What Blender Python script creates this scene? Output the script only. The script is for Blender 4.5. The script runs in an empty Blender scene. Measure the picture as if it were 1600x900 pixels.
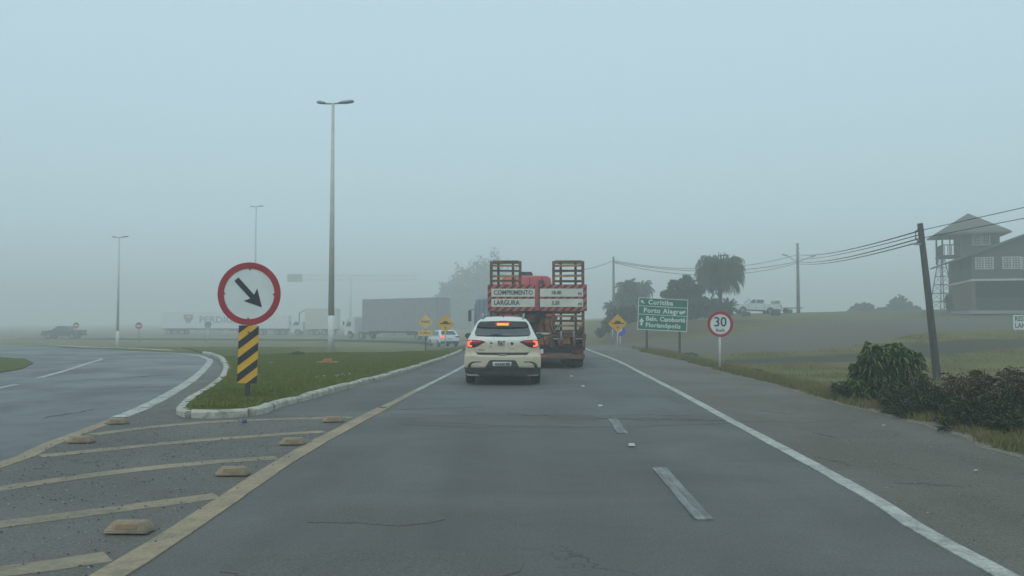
import bpy, bmesh, math, random
import numpy as np
from mathutils import Vector, Matrix, noise as mnoise

random.seed(7)
rng = np.random.default_rng(7)
scene = bpy.context.scene
COL = scene.collection
R = math.radians

# ---------------------------------------------------------------- camera
CAM_H = 1.45
FPX = 1300.0                       # focal length in pixels of a 1600 wide frame
PITCH = math.atan(52 / FPX)
cam_d = bpy.data.cameras.new('camera')
cam_d.sensor_width = 36
cam_d.lens = 36 * FPX / 1600
cam_d.clip_start = 0.1
cam_d.clip_end = 4000
cam = bpy.data.objects.new('camera', cam_d)
COL.objects.link(cam)
cam.location = (0, 0, CAM_H)
cam.rotation_euler = (R(90) + PITCH, 0, 0)
scene.camera = cam

# ---------------------------------------------------------------- world: even overcast sky
world = bpy.data.worlds.new('World')
scene.world = world
world.use_nodes = True
nt = world.node_tree
nt.nodes.clear()
SUN_EL, SUN_AZ = 52, 200
sky = nt.nodes.new('ShaderNodeTexSky')
sky.sky_type = 'NISHITA'
sky.sun_disc = False
sky.sun_elevation = R(SUN_EL)
sky.sun_rotation = R(SUN_AZ)
sky.air_density = 1.0
sky.dust_density = 4.0
bg1 = nt.nodes.new('ShaderNodeBackground'); bg1.inputs[1].default_value = 0.08
nt.links.new(sky.outputs[0], bg1.inputs[0])
bg2 = nt.nodes.new('ShaderNodeBackground')
bg2.inputs[0].default_value = (0.555, 0.765, 0.86, 1); bg2.inputs[1].default_value = 1.0
mixw = nt.nodes.new('ShaderNodeMixShader'); mixw.inputs[0].default_value = 0.88
nt.links.new(bg1.outputs[0], mixw.inputs[1]); nt.links.new(bg2.outputs[0], mixw.inputs[2])
wo = nt.nodes.new('ShaderNodeOutputWorld')
nt.links.new(mixw.outputs[0], wo.inputs[0])

sun_d = bpy.data.lights.new('sun', 'SUN')
sun_d.energy = 0.5
sun_d.angle = R(40)
sun_d.color = (1.0, 0.95, 0.88)
sun = bpy.data.objects.new('sun', sun_d)
COL.objects.link(sun)
_s = Vector((math.cos(R(SUN_EL)) * math.sin(R(SUN_AZ)), math.cos(R(SUN_EL)) * math.cos(R(SUN_AZ)), math.sin(R(SUN_EL))))
sun.rotation_euler = (-_s).to_track_quat('-Z', 'Y').to_euler()

scene.view_settings.view_transform = 'Standard'
scene.view_settings.look = 'None'
scene.view_settings.exposure = 0.09
scene.view_settings.gamma = 1.0
scene.render.engine = 'CYCLES'
cy = scene.cycles
cy.max_bounces = 8
cy.volume_bounces = 6
cy.diffuse_bounces = 3
cy.glossy_bounces = 3
cy.transparent_max_bounces = 8
cy.use_denoising = True
cy.use_adaptive_sampling = True
cy.adaptive_threshold = 0.01
HAZE_DENSITY = 0.0054

# ---------------------------------------------------------------- terrain height
def sm(a, b, t):
    t = min(1.0, max(0.0, (t - a) / (b - a)))
    return t * t * (3 - 2 * t)

def lerp(a, b, t):
    return a + (b - a) * t

def H(x, y):
    # left: the ground falls away behind the grass island
    steep = 1.0 * sm(31, 45, y)
    gentle = 1.0 * sm(42, 84, y)
    left = lerp(steep, gentle, sm(9.8, 13.5, -x))
    centre = 0.75 * sm(45, 85, y)
    wl = sm(-2.6, -8.0, x) if x < -2.6 else 0.0
    t = max(0.0, min(1.0, (-2.6 - x) / 5.4)); wl = t * t * (3 - 2 * t)
    z = -lerp(centre, left, wl)
    # right: shallow ditch, then the field climbs to the lot
    if x > 6:
        dit = -0.6 * sm(6.2, 10.5, x) * (1 - sm(32, 60, y))
        near = -0.25 * sm(26, 40, y) * (1 - sm(44, 62, y)) * 0
        field = max(0.0, 0.0365 * (y - 30))
        field = min(field, 2.35) - 0.0
        lin = field * sm(17, 27, x)
        bank = 1.55 * sm(57, 72, y) * sm(6, 11.5, x)
        b2 = 0.30 * sm(34, 60, y) * sm(8, 20, x) * (1 - sm(57, 72, y))
        r = max(bank * (1 - sm(17, 27, x)) + lin, 0) + b2 * (1 - sm(17, 27, x))
        r += 0.42 * sm(32, 46, x) * sm(45, 74, y)
        w = sm(6, 11.5, x)
        base = z * (1 - w)
        z = base + r + dit
    return z

def bump(x, y):
    """small unevenness of the grass and dirt field"""
    w = sm(7.5, 12, x) * 1.0 if x > 7.5 else 0.0
    return w * 0.10 * mnoise.noise(Vector((x * 0.13, y * 0.13, 0.3)))

def HB(x, y):
    return H(x, y) + bump(x, y)

def ray(px, py):
    u = (px - 800) / FPX; v = (450 - py) / FPX
    c, s = math.cos(PITCH), math.sin(PITCH)
    return Vector((u, c - v * s, s + v * c))

def P(px, py, far=400):
    """ground point seen at that place of the photograph (march along the view ray)"""
    d = ray(px, py)
    t = 2.0
    while t < far:
        if CAM_H + d.z * t <= H(d.x * t, d.y * t):
            lo, hi = t * 0.985 - 0.05, t
            for _ in range(30):
                m = (lo + hi) / 2
                if CAM_H + d.z * m <= H(d.x * m, d.y * m): hi = m
                else: lo = m
            return (d.x * hi, d.y * hi)
        t *= 1.01
    return (d.x * far, d.y * far)

def A(px, py, Y):
    """3-D point seen at that place, at forward distance Y"""
    d = ray(px, py); t = Y / d.y
    return Vector((d.x * t, Y, CAM_H + d.z * t))

# ---------------------------------------------------------------- materials
def new_mat(name):
    m = bpy.data.materials.new(name); m.use_nodes = True
    n = m.node_tree; n.nodes.clear()
    o = n.nodes.new('ShaderNodeOutputMaterial')
    b = n.nodes.new('ShaderNodeBsdfPrincipled')
    n.links.new(b.outputs[0], o.inputs[0])
    return m, n, b

def _val(b, k, v):
    if k in b.inputs: b.inputs[k].default_value = v

def N(n, typ, **kw):
    nd = n.nodes.new(typ)
    for k, v in kw.items():
        if k.startswith('i_'):
            key = k[2:].replace('_', ' ')
            nd.inputs[key].default_value = v
        else:
            setattr(nd, k, v)
    return nd

def noise_fac(n, scale, detail=4, rough=0.6, coord='Object', stretch=None, lo=0.35, hi=0.65, dist=0.0):
    tc = n.nodes.new('ShaderNodeTexCoord')
    src = tc.outputs[coord]
    if coord == 'World':
        src = None
    if stretch:
        mp = n.nodes.new('ShaderNodeMapping'); mp.inputs['Scale'].default_value = stretch
        n.links.new(src, mp.inputs[0]); src = mp.outputs[0]
    t = n.nodes.new('ShaderNodeTexNoise'); t.inputs['Scale'].default_value = scale
    t.inputs['Detail'].default_value = detail; t.inputs['Roughness'].default_value = rough
    t.inputs['Distortion'].default_value = dist
    n.links.new(src, t.inputs['Vector'])
    r = n.nodes.new('ShaderNodeMapRange'); r.inputs[1].default_value = lo; r.inputs[2].default_value = hi
    n.links.new(t.outputs[0], r.inputs[0])
    return r.outputs[0]

def mixc(n, fac, a, b, mode='MIX'):
    m = n.nodes.new('ShaderNodeMix'); m.data_type = 'RGBA'; m.blend_type = mode
    for sock, v in ((m.inputs[0], fac), (m.inputs[6], a), (m.inputs[7], b)):
        if hasattr(v, 'is_output') or isinstance(v, bpy.types.NodeSocket): n.links.new(v, sock)
        elif isinstance(v, (int, float)): sock.default_value = v
        else: sock.default_value = (*v, 1) if len(v) == 3 else v
    return m.outputs[2]

def mul(n, a, b, op='MULTIPLY'):
    m = n.nodes.new('ShaderNodeMath'); m.operation = op
    for i, v in enumerate((a, b)):
        if isinstance(v, bpy.types.NodeSocket): n.links.new(v, m.inputs[i])
        else: m.inputs[i].default_value = v
    return m.outputs[0]

def bumpn(n, b, h, strength=0.3, dist=0.02):
    bp = n.nodes.new('ShaderNodeBump'); bp.inputs['Strength'].default_value = strength
    bp.inputs['Distance'].default_value = dist
    n.links.new(h, bp.inputs['Height']); n.links.new(bp.outputs[0], b.inputs['Normal'])

def simple(name, col, rough=0.6, metal=0.0, col2=None, scale=6, lo=.35, hi=.65, spec=None, emit=None, emit_s=1.0, coat=0, bump_s=0, coord='Object', stretch=None):
    m, n, b = new_mat(name)
    _val(b, 'Roughness', rough); _val(b, 'Metallic', metal)
    if spec is not None: _val(b, 'Specular IOR Level', spec)
    if coat: _val(b, 'Coat Weight', coat); _val(b, 'Coat Roughness', 0.05)
    if col2 is None: col2 = tuple(c * 0.8 for c in col)
    f = noise_fac(n, scale, coord=coord, lo=lo, hi=hi, stretch=stretch)
    n.links.new(mixc(n, f, col, col2), b.inputs['Base Color'])
    if bump_s: bumpn(n, b, f, bump_s)
    if emit:
        _val(b, 'Emission Color', (*emit, 1)); _val(b, 'Emission Strength', emit_s)
    return m

def asphalt(name, base, dark, light, speck=0.5, gloss=0.75, streak=0.5, tracks=False):
    m, n, b = new_mat(name)
    f1 = noise_fac(n, 0.35, 5, 0.6, lo=.35, hi=.65, dist=.6)                       # big patches
    f2 = noise_fac(n, 1.0, 4, 0.6, stretch=(1.6, 0.10, 1), lo=.38, hi=.66)         # along the traffic
    f3 = noise_fac(n, 55, 3, 0.8, lo=.36, hi=.66)                                  # aggregate
    f4 = noise_fac(n, 16, 4, 0.7, lo=.3, hi=.7)
    f5 = noise_fac(n, 0.9, 6, 0.7, stretch=(0.35, 1.5, 1), lo=.52, hi=.62, dist=1.2)  # lateral smears
    c = mixc(n, f1, base, dark)
    c = mixc(n, mul(n, f2, streak), c, light)
    c = mixc(n, mul(n, f5, .55), c, dark)
    c = mixc(n, mul(n, f4, .45), c, tuple(v * .62 for v in base))
    f6 = noise_fac(n, 26, 5, 0.85, lo=.50, hi=.72)
    c = mixc(n, mul(n, f6, .7), c, tuple(v * .32 for v in base))
    f7 = noise_fac(n, 2.6, 5, 0.75, lo=.48, hi=.72, dist=.4)
    c = mixc(n, mul(n, f7, .40), c, tuple(v * .60 for v in base))
    c = mixc(n, mul(n, f3, speck), c, tuple(min(1, v * 2.1) for v in base))
    if tracks:      # polished and oil-darkened bands where wheels run
        tcx = n.nodes.new('ShaderNodeTexCoord'); sx_ = n.nodes.new('ShaderNodeSeparateXYZ'); n.links.new(tcx.outputs['Object'], sx_.inputs[0])
        wob = noise_fac(n, .5, 2, .5, stretch=(.3, .3, 1), lo=0, hi=1)
        xx = mul(n, sx_.outputs[0], mul(n, wob, .3), 'ADD')
        for x0, s_ in ((-.25, .5), (1.55, .4), (.75, .28)):
            m_ = n.nodes.new('ShaderNodeMath'); m_.operation = 'ABSOLUTE'; n.links.new(mul(n, xx, -x0, 'ADD'), m_.inputs[0])
            r_ = n.nodes.new('ShaderNodeMapRange'); r_.inputs[1].default_value = .05; r_.inputs[2].default_value = .42
            r_.inputs[3].default_value = 1; r_.inputs[4].default_value = 0; r_.interpolation_type = 'SMOOTHSTEP'
            n.links.new(m_.outputs[0], r_.inputs[0])
            c = mixc(n, mul(n, mul(n, r_.outputs[0], f2), s_), c, dark)
    # thin cracks, only in some regions
    tc = n.nodes.new('ShaderNodeTexCoord')
    nz = n.nodes.new('ShaderNodeTexNoise'); nz.inputs['Scale'].default_value = 1.6; nz.inputs['Detail'].default_value = 5
    n.links.new(tc.outputs['Object'], nz.inputs['Vector'])
    va = n.nodes.new('ShaderNodeVectorMath'); va.operation = 'ADD'
    n.links.new(tc.outputs['Object'], va.inputs[0]); n.links.new(nz.outputs['Color'], va.inputs[1])
    vo = n.nodes.new('ShaderNodeTexVoronoi'); vo.feature = 'DISTANCE_TO_EDGE'; vo.inputs['Scale'].default_value = 0.75
    n.links.new(va.outputs[0], vo.inputs['Vector'])
    mr = n.nodes.new('ShaderNodeMapRange'); mr.inputs[1].default_value = 0.0; mr.inputs[2].default_value = 0.010
    mr.inputs[3].default_value = 1; mr.inputs[4].default_value = 0
    n.links.new(vo.outputs['Distance'], mr.inputs[0])
    reg = noise_fac(n, 0.28, 3, .5, lo=.55, hi=.63)
    c = mixc(n, mul(n, mul(n, mr.outputs[0], reg), .75), c, tuple(v * .35 for v in dark))
    n.links.new(c, b.inputs['Base Color'])
    r = n.nodes.new('ShaderNodeMapRange'); r.inputs[3].default_value = gloss - .12; r.inputs[4].default_value = gloss + .12
    n.links.new(f1, r.inputs[0]); n.links.new(r.outputs[0], b.inputs['Roughness'])
    h = mul(n, f3, mul(n, f4, .5), 'ADD')
    bumpn(n, b, h, .45, .012)
    return m

def paint_line(name, col, under, lo=.45, hi=.62, wear=0.9):
    """road paint worn through to the asphalt"""
    m, n, b = new_mat(name)
    f1 = noise_fac(n, 7, 8, .85, lo=lo + .03, hi=hi - .02)
    f2 = noise_fac(n, 60, 3, .75, lo=.42, hi=.7)
    f3 = noise_fac(n, 1.3, 3, .6, lo=.35, hi=.7)
    dirt = mixc(n, mul(n, f3, .45), col, tuple(v * .62 for v in col))
    c = mixc(n, mul(n, mul(n, f1, wear), mul(n, mul(n, f3, .55), .45, 'ADD')), dirt, under)
    c = mixc(n, mul(n, f2, .35), c, under)
    n.links.new(c, b.inputs['Base Color']); _val(b, 'Roughness', .7)
    bumpn(n, b, f2, .3, .01)
    return m

M = {}
M['asphalt'] = asphalt('main_asphalt', (0.106, 0.101, 0.092), (0.068, 0.065, 0.060), (0.150, 0.142, 0.130), tracks=True)
M['overlay'] = asphalt('overlay_asphalt', (0.118, 0.116, 0.110), (0.082, 0.081, 0.078), (0.150, 0.147, 0.138), speck=.4)
M['asphalt_side'] = asphalt('side_asphalt', (0.112, 0.112, 0.110), (0.055, 0.057, 0.060), (0.160, 0.160, 0.158), gloss=.5, speck=.35, streak=.8)
M['asphalt_shoulder'] = asphalt('shoulder_asphalt', (0.098, 0.086, 0.066), (0.058, 0.051, 0.040), (0.148, 0.130, 0.100), speck=.8)
M['asphalt_hatch'] = asphalt('hatch_asphalt', (0.104, 0.095, 0.080), (0.068, 0.063, 0.055), (0.145, 0.130, 0.108), speck=.75)
M['crack'] = simple('crack_dark', (0.052, 0.050, 0.046), .9, col2=(0.09, 0.085, 0.077), scale=14)
M['patch'] = asphalt('patch_asphalt', (0.098, 0.091, 0.081), (0.070, 0.066, 0.059), (0.12, 0.112, 0.10), speck=.6)
M['white_line'] = paint_line('white_road_paint', (0.58, 0.57, 0.51), (0.13, 0.13, 0.12), .40, .62)
M['yellow_line'] = paint_line('yellow_road_paint', (0.47, 0.35, 0.205), (0.15, 0.13, 0.095), .33, .62)
M['hatch_line'] = paint_line('pale_yellow_paint', (0.42, 0.33, 0.20), (0.14, 0.125, 0.095), .31, .58)

def stripe_dash():
    m, n, b = new_mat('streaky_dash_paint')
    f1 = noise_fac(n, 30, 4, .7, stretch=(1, .06, 1), lo=.38, hi=.6)
    f2 = noise_fac(n, 5, 5, .7, lo=.4, hi=.7)
    c = mixc(n, f1, (.30, .31, .295), (.14, .14, .13))
    c = mixc(n, mul(n, f2, .8), c, (.11, .105, .095))
    n.links.new(c, b.inputs['Base Color']); _val(b, 'Roughness', .7)
    return m
M['dash'] = stripe_dash()

def grass_ground(name, cols, s1=.25, s2=3.0):
    m, n, b = new_mat(name)
    f1 = noise_fac(n, s1, 5, .6, lo=.38, hi=.62, dist=.5)
    f2 = noise_fac(n, s2, 5, .7, lo=.35, hi=.68)
    f3 = noise_fac(n, 40, 3, .7, lo=.35, hi=.7)
    f4 = noise_fac(n, .09, 5, .6, lo=.45, hi=.6, stretch=(1, 2.4, 1), dist=.8)
    c = mixc(n, f1, cols[0], cols[1])
    c = mixc(n, mul(n, f2, .55), c, cols[2])
    c = mixc(n, mul(n, f4, .65), c, cols[3])
    c = mixc(n, mul(n, f3, .45), c, tuple(v * .5 for v in cols[0]))
    n.links.new(c, b.inputs['Base Color']); _val(b, 'Roughness', .95); _val(b, 'Specular IOR Level', .15)
    bumpn(n, b, f3, .6, .05)
    return m
M['field'] = grass_ground('field_grass', [(0.105, 0.108, 0.028), (0.150, 0.130, 0.036), (0.062, 0.072, 0.020), (0.150, 0.120, 0.050)])
M['island'] = grass_ground('island_turf', [(0.105, 0.130, 0.022), (0.130, 0.150, 0.028), (0.078, 0.098, 0.018), (0.155, 0.150, 0.038)], .6, 4)
M['dirt'] = simple('dirt_lot', (0.120, 0.104, 0.076), .95, col2=(0.095, 0.095, 0.052), scale=.8, bump_s=.4)
M['dirt_dark'] = simple('dark_dirt', (0.050, 0.047, 0.034), .95, col2=(0.075, 0.075, 0.038), scale=.7, bump_s=.4)
M['sand'] = simple('gravel_verge', (0.27, 0.235, 0.18), .95, col2=(0.13, 0.115, 0.085), scale=9, bump_s=.6)
M['bank'] = grass_ground('bank_soil', [(0.085, 0.085, 0.045), (0.12, 0.095, 0.065), (0.055, 0.068, 0.030), (0.10, 0.085, 0.06)], .5, 2)
M['kerb'] = simple('whitewashed_concrete', (0.50, 0.475, 0.40), .85, col2=(0.17, 0.155, 0.12), scale=6, lo=.44, hi=.74, bump_s=.5)
M['concrete'] = simple('pole_concrete', (0.25, 0.25, 0.23), .85, col2=(0.17, 0.17, 0.16), scale=3, bump_s=.3)
M['steel_grey'] = simple('galvanised_steel', (0.40, 0.42, 0.42), .5, .4, col2=(0.24, 0.26, 0.26), scale=2)
M['pole_paint'] = simple('grey_pole_paint', (0.62, 0.61, 0.56), .6, col2=(0.54, 0.53, 0.48), scale=3)
M['white_paint'] = simple('white_paint', (0.72, 0.73, 0.70), .5, col2=(0.60, 0.61, 0.58), scale=5)
M['sign_white'] = simple('sign_white_sheet', (0.74, 0.78, 0.76), .5, col2=(0.66, 0.70, 0.68), scale=3)
M['sign_red'] = simple('sign_red_sheet', (0.42, 0.022, 0.035), .4, col2=(0.33, 0.02, 0.03), scale=4)
M['sign_black'] = simple('sign_black_sheet', (0.012, 0.018, 0.022), .45, col2=(0.02, 0.025, 0.028), scale=4)
M['sign_yellow'] = simple('sign_yellow_sheet', (0.84, 0.46, 0.015), .45, col2=(0.68, 0.37, 0.03), scale=3)
M['sign_yellow_pale'] = simple('sign_yellow_faded', (0.85, 0.55, 0.10), .5, col2=(0.72, 0.46, 0.09), scale=3)
M['sign_green'] = simple('sign_green_sheet', (0.0, 0.17, 0.10), .4, col2=(0.0, 0.15, 0.088), scale=2)
M['sign_blue'] = simple('sign_blue_sheet', (0.02, 0.06, 0.45), .45)
M['sign_back'] = simple('sign_back_grey', (0.26, 0.28, 0.28), .6)
M['post_dark'] = simple('dark_wood_post', (0.045, 0.048, 0.042), .8, col2=(0.07, 0.068, 0.058), scale=8)
M['wire'] = simple('cable_black', (0.02, 0.02, 0.02), .7)
M['pole_wood'] = simple('weathered_timber', (0.085, 0.088, 0.082), .9, col2=(0.050, 0.052, 0.050), scale=5, stretch=(4, 4, .4), bump_s=.3)
M['stud_yellow'] = simple('stud_worn_yellow', (0.34, 0.27, 0.17), .85, col2=(0.20, 0.165, 0.115), scale=9, bump_s=.3)
M['stud_orange'] = simple('stud_orange_reflector', (0.26, 0.13, 0.055), .5, col2=(0.19, 0.12, 0.07), scale=16)
M['stud_white'] = simple('stud_white', (0.46, 0.48, 0.46), .6, col2=(0.5, 0.5, 0.48), scale=20)
M['orange_block'] = simple('orange_concrete', (0.52, 0.15, 0.035), .8, col2=(0.42, 0.14, 0.05), scale=8)
M['slab'] = simple('tan_slab', (0.42, 0.27, 0.14), .85, col2=(0.34, 0.22, 0.12), scale=8)

def field_mat():
    m, n, b = new_mat('field_ground')
    f1 = noise_fac(n, .22, 5, .6, lo=.40, hi=.60, dist=.5)
    f2 = noise_fac(n, 1.7, 6, .75, lo=.40, hi=.62, stretch=(.6, 1.5, 1))
    f3 = noise_fac(n, 14, 4, .75, lo=.35, hi=.68)
    f4 = noise_fac(n, .6, 6, .7, lo=.47, hi=.60, stretch=(.35, 1.4, 1), dist=.8)
    c = mixc(n, f1, (0.145, 0.142, 0.028), (0.215, 0.172, 0.042))
    c = mixc(n, mul(n, f4, .8), c, (0.080, 0.098, 0.020))
    c = mixc(n, mul(n, f2, .60), c, (0.225, 0.170, 0.065))
    c = mixc(n, mul(n, f3, .60), c, (0.045, 0.052, 0.018))
    at = n.nodes.new('ShaderNodeVertexColor'); at.layer_name = 'soil'
    sp = n.nodes.new('ShaderNodeSeparateColor'); n.links.new(at.outputs[0], sp.inputs[0])
    nz = noise_fac(n, .9, 6, .75, lo=.25, hi=.75, stretch=(.5, 1.3, 1))
    for k, col, col2 in ((0, (0.150, 0.130, 0.104), (0.112, 0.100, 0.078)), (1, (0.045, 0.038, 0.026), (0.066, 0.058, 0.034)), (2, (0.125, 0.088, 0.050), (0.065, 0.070, 0.026))):
        r_ = n.nodes.new('ShaderNodeMapRange'); r_.inputs[1].default_value = .30; r_.inputs[2].default_value = .72
        n.links.new(mul(n, sp.outputs[k], mul(n, mul(n, nz, -.5, 'ADD'), .8), 'ADD'), r_.inputs[0])
        c = mixc(n, mul(n, r_.outputs[0], .95), c, mixc(n, f4 if k == 2 else f3, col, col2))
    n.links.new(c, b.inputs['Base Color']); _val(b, 'Roughness', .95); _val(b, 'Specular IOR Level', .12)
    bumpn(n, b, mul(n, f3, f2, 'ADD'), .4, .03)
    return m
M['field_ground'] = field_mat()

# ---------------------------------------------------------------- object helpers
def link(ob, parent=None):
    COL.objects.link(ob)
    if parent is not None: ob.parent = parent
    return ob

def tag(o, label=None, cat=None, group=None, kind=None):
    if label: o['label'] = label
    if cat: o['category'] = cat
    if group: o['group'] = group
    if kind: o['kind'] = kind
    return o

def empty(name, loc=(0, 0, 0), rz=0.0, label=None, cat=None, group=None, kind=None):
    o = bpy.data.objects.new(name, None)
    o.empty_display_size = .2
    link(o); o.location = loc; o.rotation_euler = (0, 0, rz)
    return tag(o, label, cat, group, kind)

def copy_tree(o, parent=None):
    c = o.copy(); COL.objects.link(c); c.parent = parent
    for ch in list(o.children): copy_tree(ch, c)
    return c

class MB:
    """collects shapes for ONE mesh object"""
    def __init__(s):
        s.v = []; s.f = []; s.sm = []
    def add(s, vs, fs, smooth=False, mat=None):
        k = len(s.v)
        if mat is not None: vs = [mat @ Vector(p) for p in vs]
        s.v += [tuple(p) for p in vs]
        s.f += [tuple(i + k for i in f) for f in fs]
        s.sm += [smooth] * len(fs)
        return s
    def box(s, c, d, rot=None, taper=None, mat=None):
        hx, hy, hz = d[0] / 2, d[1] / 2, d[2] / 2
        tx, ty = taper if taper else (1, 1)
        vs = [(-hx, -hy, -hz), (hx, -hy, -hz), (hx, hy, -hz), (-hx, hy, -hz),
              (-hx * tx, -hy * ty, hz), (hx * tx, -hy * ty, hz), (hx * tx, hy * ty, hz), (-hx * tx, hy * ty, hz)]
        m = Matrix.Translation(c)
        if rot: m = m @ Matrix.Rotation(rot[2], 4, 'Z') @ Matrix.Rotation(rot[1], 4, 'Y') @ Matrix.Rotation(rot[0], 4, 'X')
        if mat is not None: m = mat @ m
        return s.add(vs, [(0, 3, 2, 1), (4, 5, 6, 7), (0, 1, 5, 4), (1, 2, 6, 5), (2, 3, 7, 6), (3, 0, 4, 7)], False, m)
    def tube(s, pts, rad, n=8, caps=True, smooth=True):
        pts = [Vector(p) for p in pts]
        if not isinstance(rad, (list, tuple)): rad = [rad] * len(pts)
        vs = []; fs = []
        for i, p in enumerate(pts):
            d = (pts[min(i + 1, len(pts) - 1)] - pts[max(i - 1, 0)]).normalized()
            up = Vector((0, 0, 1)) if abs(d.z) < .95 else Vector((0, 1, 0))
            a = d.cross(up).normalized(); b = a.cross(d)
            for k in range(n):
                t = 2 * math.pi * k / n
                vs.append(p + (a * math.cos(t) + b * math.sin(t)) * rad[i])
        for i in range(len(pts) - 1):
            for k in range(n):
                fs.append((i * n + k, i * n + (k + 1) % n, (i + 1) * n + (k + 1) % n, (i + 1) * n + k))
        s.add(vs, fs, smooth)
        if caps:
            k0 = len(s.v) - len(vs)
            s.f.append(tuple(k0 + k for k in range(n - 1, -1, -1))); s.sm.append(False)
            s.f.append(tuple(k0 + (len(pts) - 1) * n + k for k in range(n))); s.sm.append(False)
        return s
    def prism(s, poly, a, b, axis='y', mat=None):
        """2-D polygon extruded from a to b; axis y: poly in (x,z); z: (x,y); x: (y,z)"""
        n = len(poly)
        def mk(p, t):
            if axis == 'y': return (p[0], t, p[1])
            if axis == 'z': return (p[0], p[1], t)
            return (t, p[0], p[1])
        vs = [mk(p, a) for p in poly] + [mk(p, b) for p in poly]
        fs = [tuple(range(n)), tuple(range(2 * n - 1, n - 1, -1))]
        fs += [(i, i + n, (i + 1) % n + n, (i + 1) % n) for i in range(n)]
        return s.add(vs, fs, False, mat)
    def lathe(s, prof, axis='x', n=24, c=(0, 0, 0), smooth=True):
        """profile of (r, h)"""
        vs = []; fs = []
        for r, h in prof:
            for k in range(n):
                t = 2 * math.pi * k / n; a, b = r * math.cos(t), r * math.sin(t)
                p = {'x': (h, a, b), 'y': (a, h, b), 'z': (a, b, h)}[axis]
                vs.append((p[0] + c[0], p[1] + c[1], p[2] + c[2]))
        for i in range(len(prof) - 1):
            for k in range(n):
                fs.append((i * n + k, i * n + (k + 1) % n, (i + 1) * n + (k + 1) % n, (i + 1) * n + k))
        s.add(vs, fs, smooth)
        return s
    def build(s, name, mat, parent=None, bevel=0, fix=True, loc=None, smooth=None):
        me = bpy.data.meshes.new(name)
        me.from_pydata(s.v, [], s.f)
        if smooth is not None: s.sm = [smooth] * len(s.f)
        me.polygons.foreach_set('use_smooth', s.sm)
        if fix or bevel:
            bm = bmesh.new(); bm.from_mesh(me)
            if fix: bmesh.ops.recalc_face_normals(bm, faces=bm.faces)
            if bevel:
                bmesh.ops.bevel(bm, geom=[e for e in bm.edges if len(e.link_faces) == 2 and e.calc_face_angle(0) > .5],
                                offset=bevel, segments=2, affect='EDGES', clamp_overlap=True)
            bm.to_mesh(me); bm.free()
        me.materials.append(mat); me.update()
        o = bpy.data.objects.new(name, me); link(o, parent)
        if loc: o.location = loc
        return o

def np_mesh(name, verts, faces, mat, parent=None, smooth=False):
    """verts (n,3), faces (m,k) arrays"""
    me = bpy.data.meshes.new(name)
    verts = np.asarray(verts, dtype=np.float32); faces = np.asarray(faces, dtype=np.int32)
    k = faces.shape[1]
    me.vertices.add(len(verts)); me.vertices.foreach_set('co', verts.ravel())
    me.loops.add(faces.size); me.loops.foreach_set('vertex_index', faces.ravel())
    me.polygons.add(len(faces))
    me.polygons.foreach_set('loop_start', np.arange(len(faces), dtype=np.int32) * k)
    try: me.polygons.foreach_set('loop_total', np.full(len(faces), k, dtype=np.int32))
    except Exception: pass
    me.update(calc_edges=True)
    if smooth: me.polygons.foreach_set('use_smooth', [True] * len(faces))
    me.materials.append(mat)
    o = bpy.data.objects.new(name, me); link(o, parent)
    return o

def clip_grid(poly, step, ox=0.0, oy=0.0):
    """polygon cut along a grid; returns verts2d, faces"""
    bm = bmesh.new()
    vs = [bm.verts.new((p[0], p[1], 0)) for p in poly]
    fc0 = bm.faces.new(vs); fc0.normal_update()
    xs = [p[0] for p in poly]; ys = [p[1] for p in poly]
    bmesh.ops.triangulate(bm, faces=bm.faces)
    for lo, hi, ax in ((min(xs), max(xs), 0), (min(ys), max(ys), 1)):
        st = step if not isinstance(step, tuple) else step[ax]
        k = math.floor(lo / st) + 1
        while k * st < hi - 1e-6:
            co = [0, 0, 0]; no = [0, 0, 0]; co[ax] = k * st; no[ax] = 1
            bmesh.ops.bisect_plane(bm, geom=bm.verts[:] + bm.edges[:] + bm.faces[:], plane_co=co, plane_no=no, dist=1e-6)
            k += 1
    bm.verts.index_update()
    v = [(q.co.x, q.co.y) for q in bm.verts]
    f = [tuple(l.index for l in q.verts) for q in bm.faces]
    bm.free()
    return v, f

def sheet(name, poly, off, mat, step=1.0, hf=H, parent=None, kind='structure'):
    v, f = clip_grid(poly, step)
    f2 = []
    for q in f:
        a = sum(v[q[i]][0] * v[q[(i + 1) % len(q)]][1] - v[q[(i + 1) % len(q)]][0] * v[q[i]][1] for i in range(len(q)))
        if abs(a) > 1e-7: f2.append(q if a > 0 else tuple(reversed(q)))
    f = f2
    mb = MB(); vv = [(x, y, hf(x, y) + off) for x, y in v]; mb.add(vv, f, True)
    ec = {}
    for q in f:
        for i in range(len(q)):
            e = (q[i], q[(i + 1) % len(q)]); ec[e] = 1
    for (a, b_) in ec:                        # the edge of the layer goes down into the ground
        if (b_, a) not in ec:
            k = len(mb.v); mb.add([vv[a], vv[b_], (vv[b_][0], vv[b_][1], vv[b_][2] - .03), (vv[a][0], vv[a][1], vv[a][2] - .03)], [(0, 3, 2, 1)])
    o = mb.build(name, mat, parent, fix=False)
    me = o.data
    if kind: o['kind'] = kind
    return o

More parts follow.
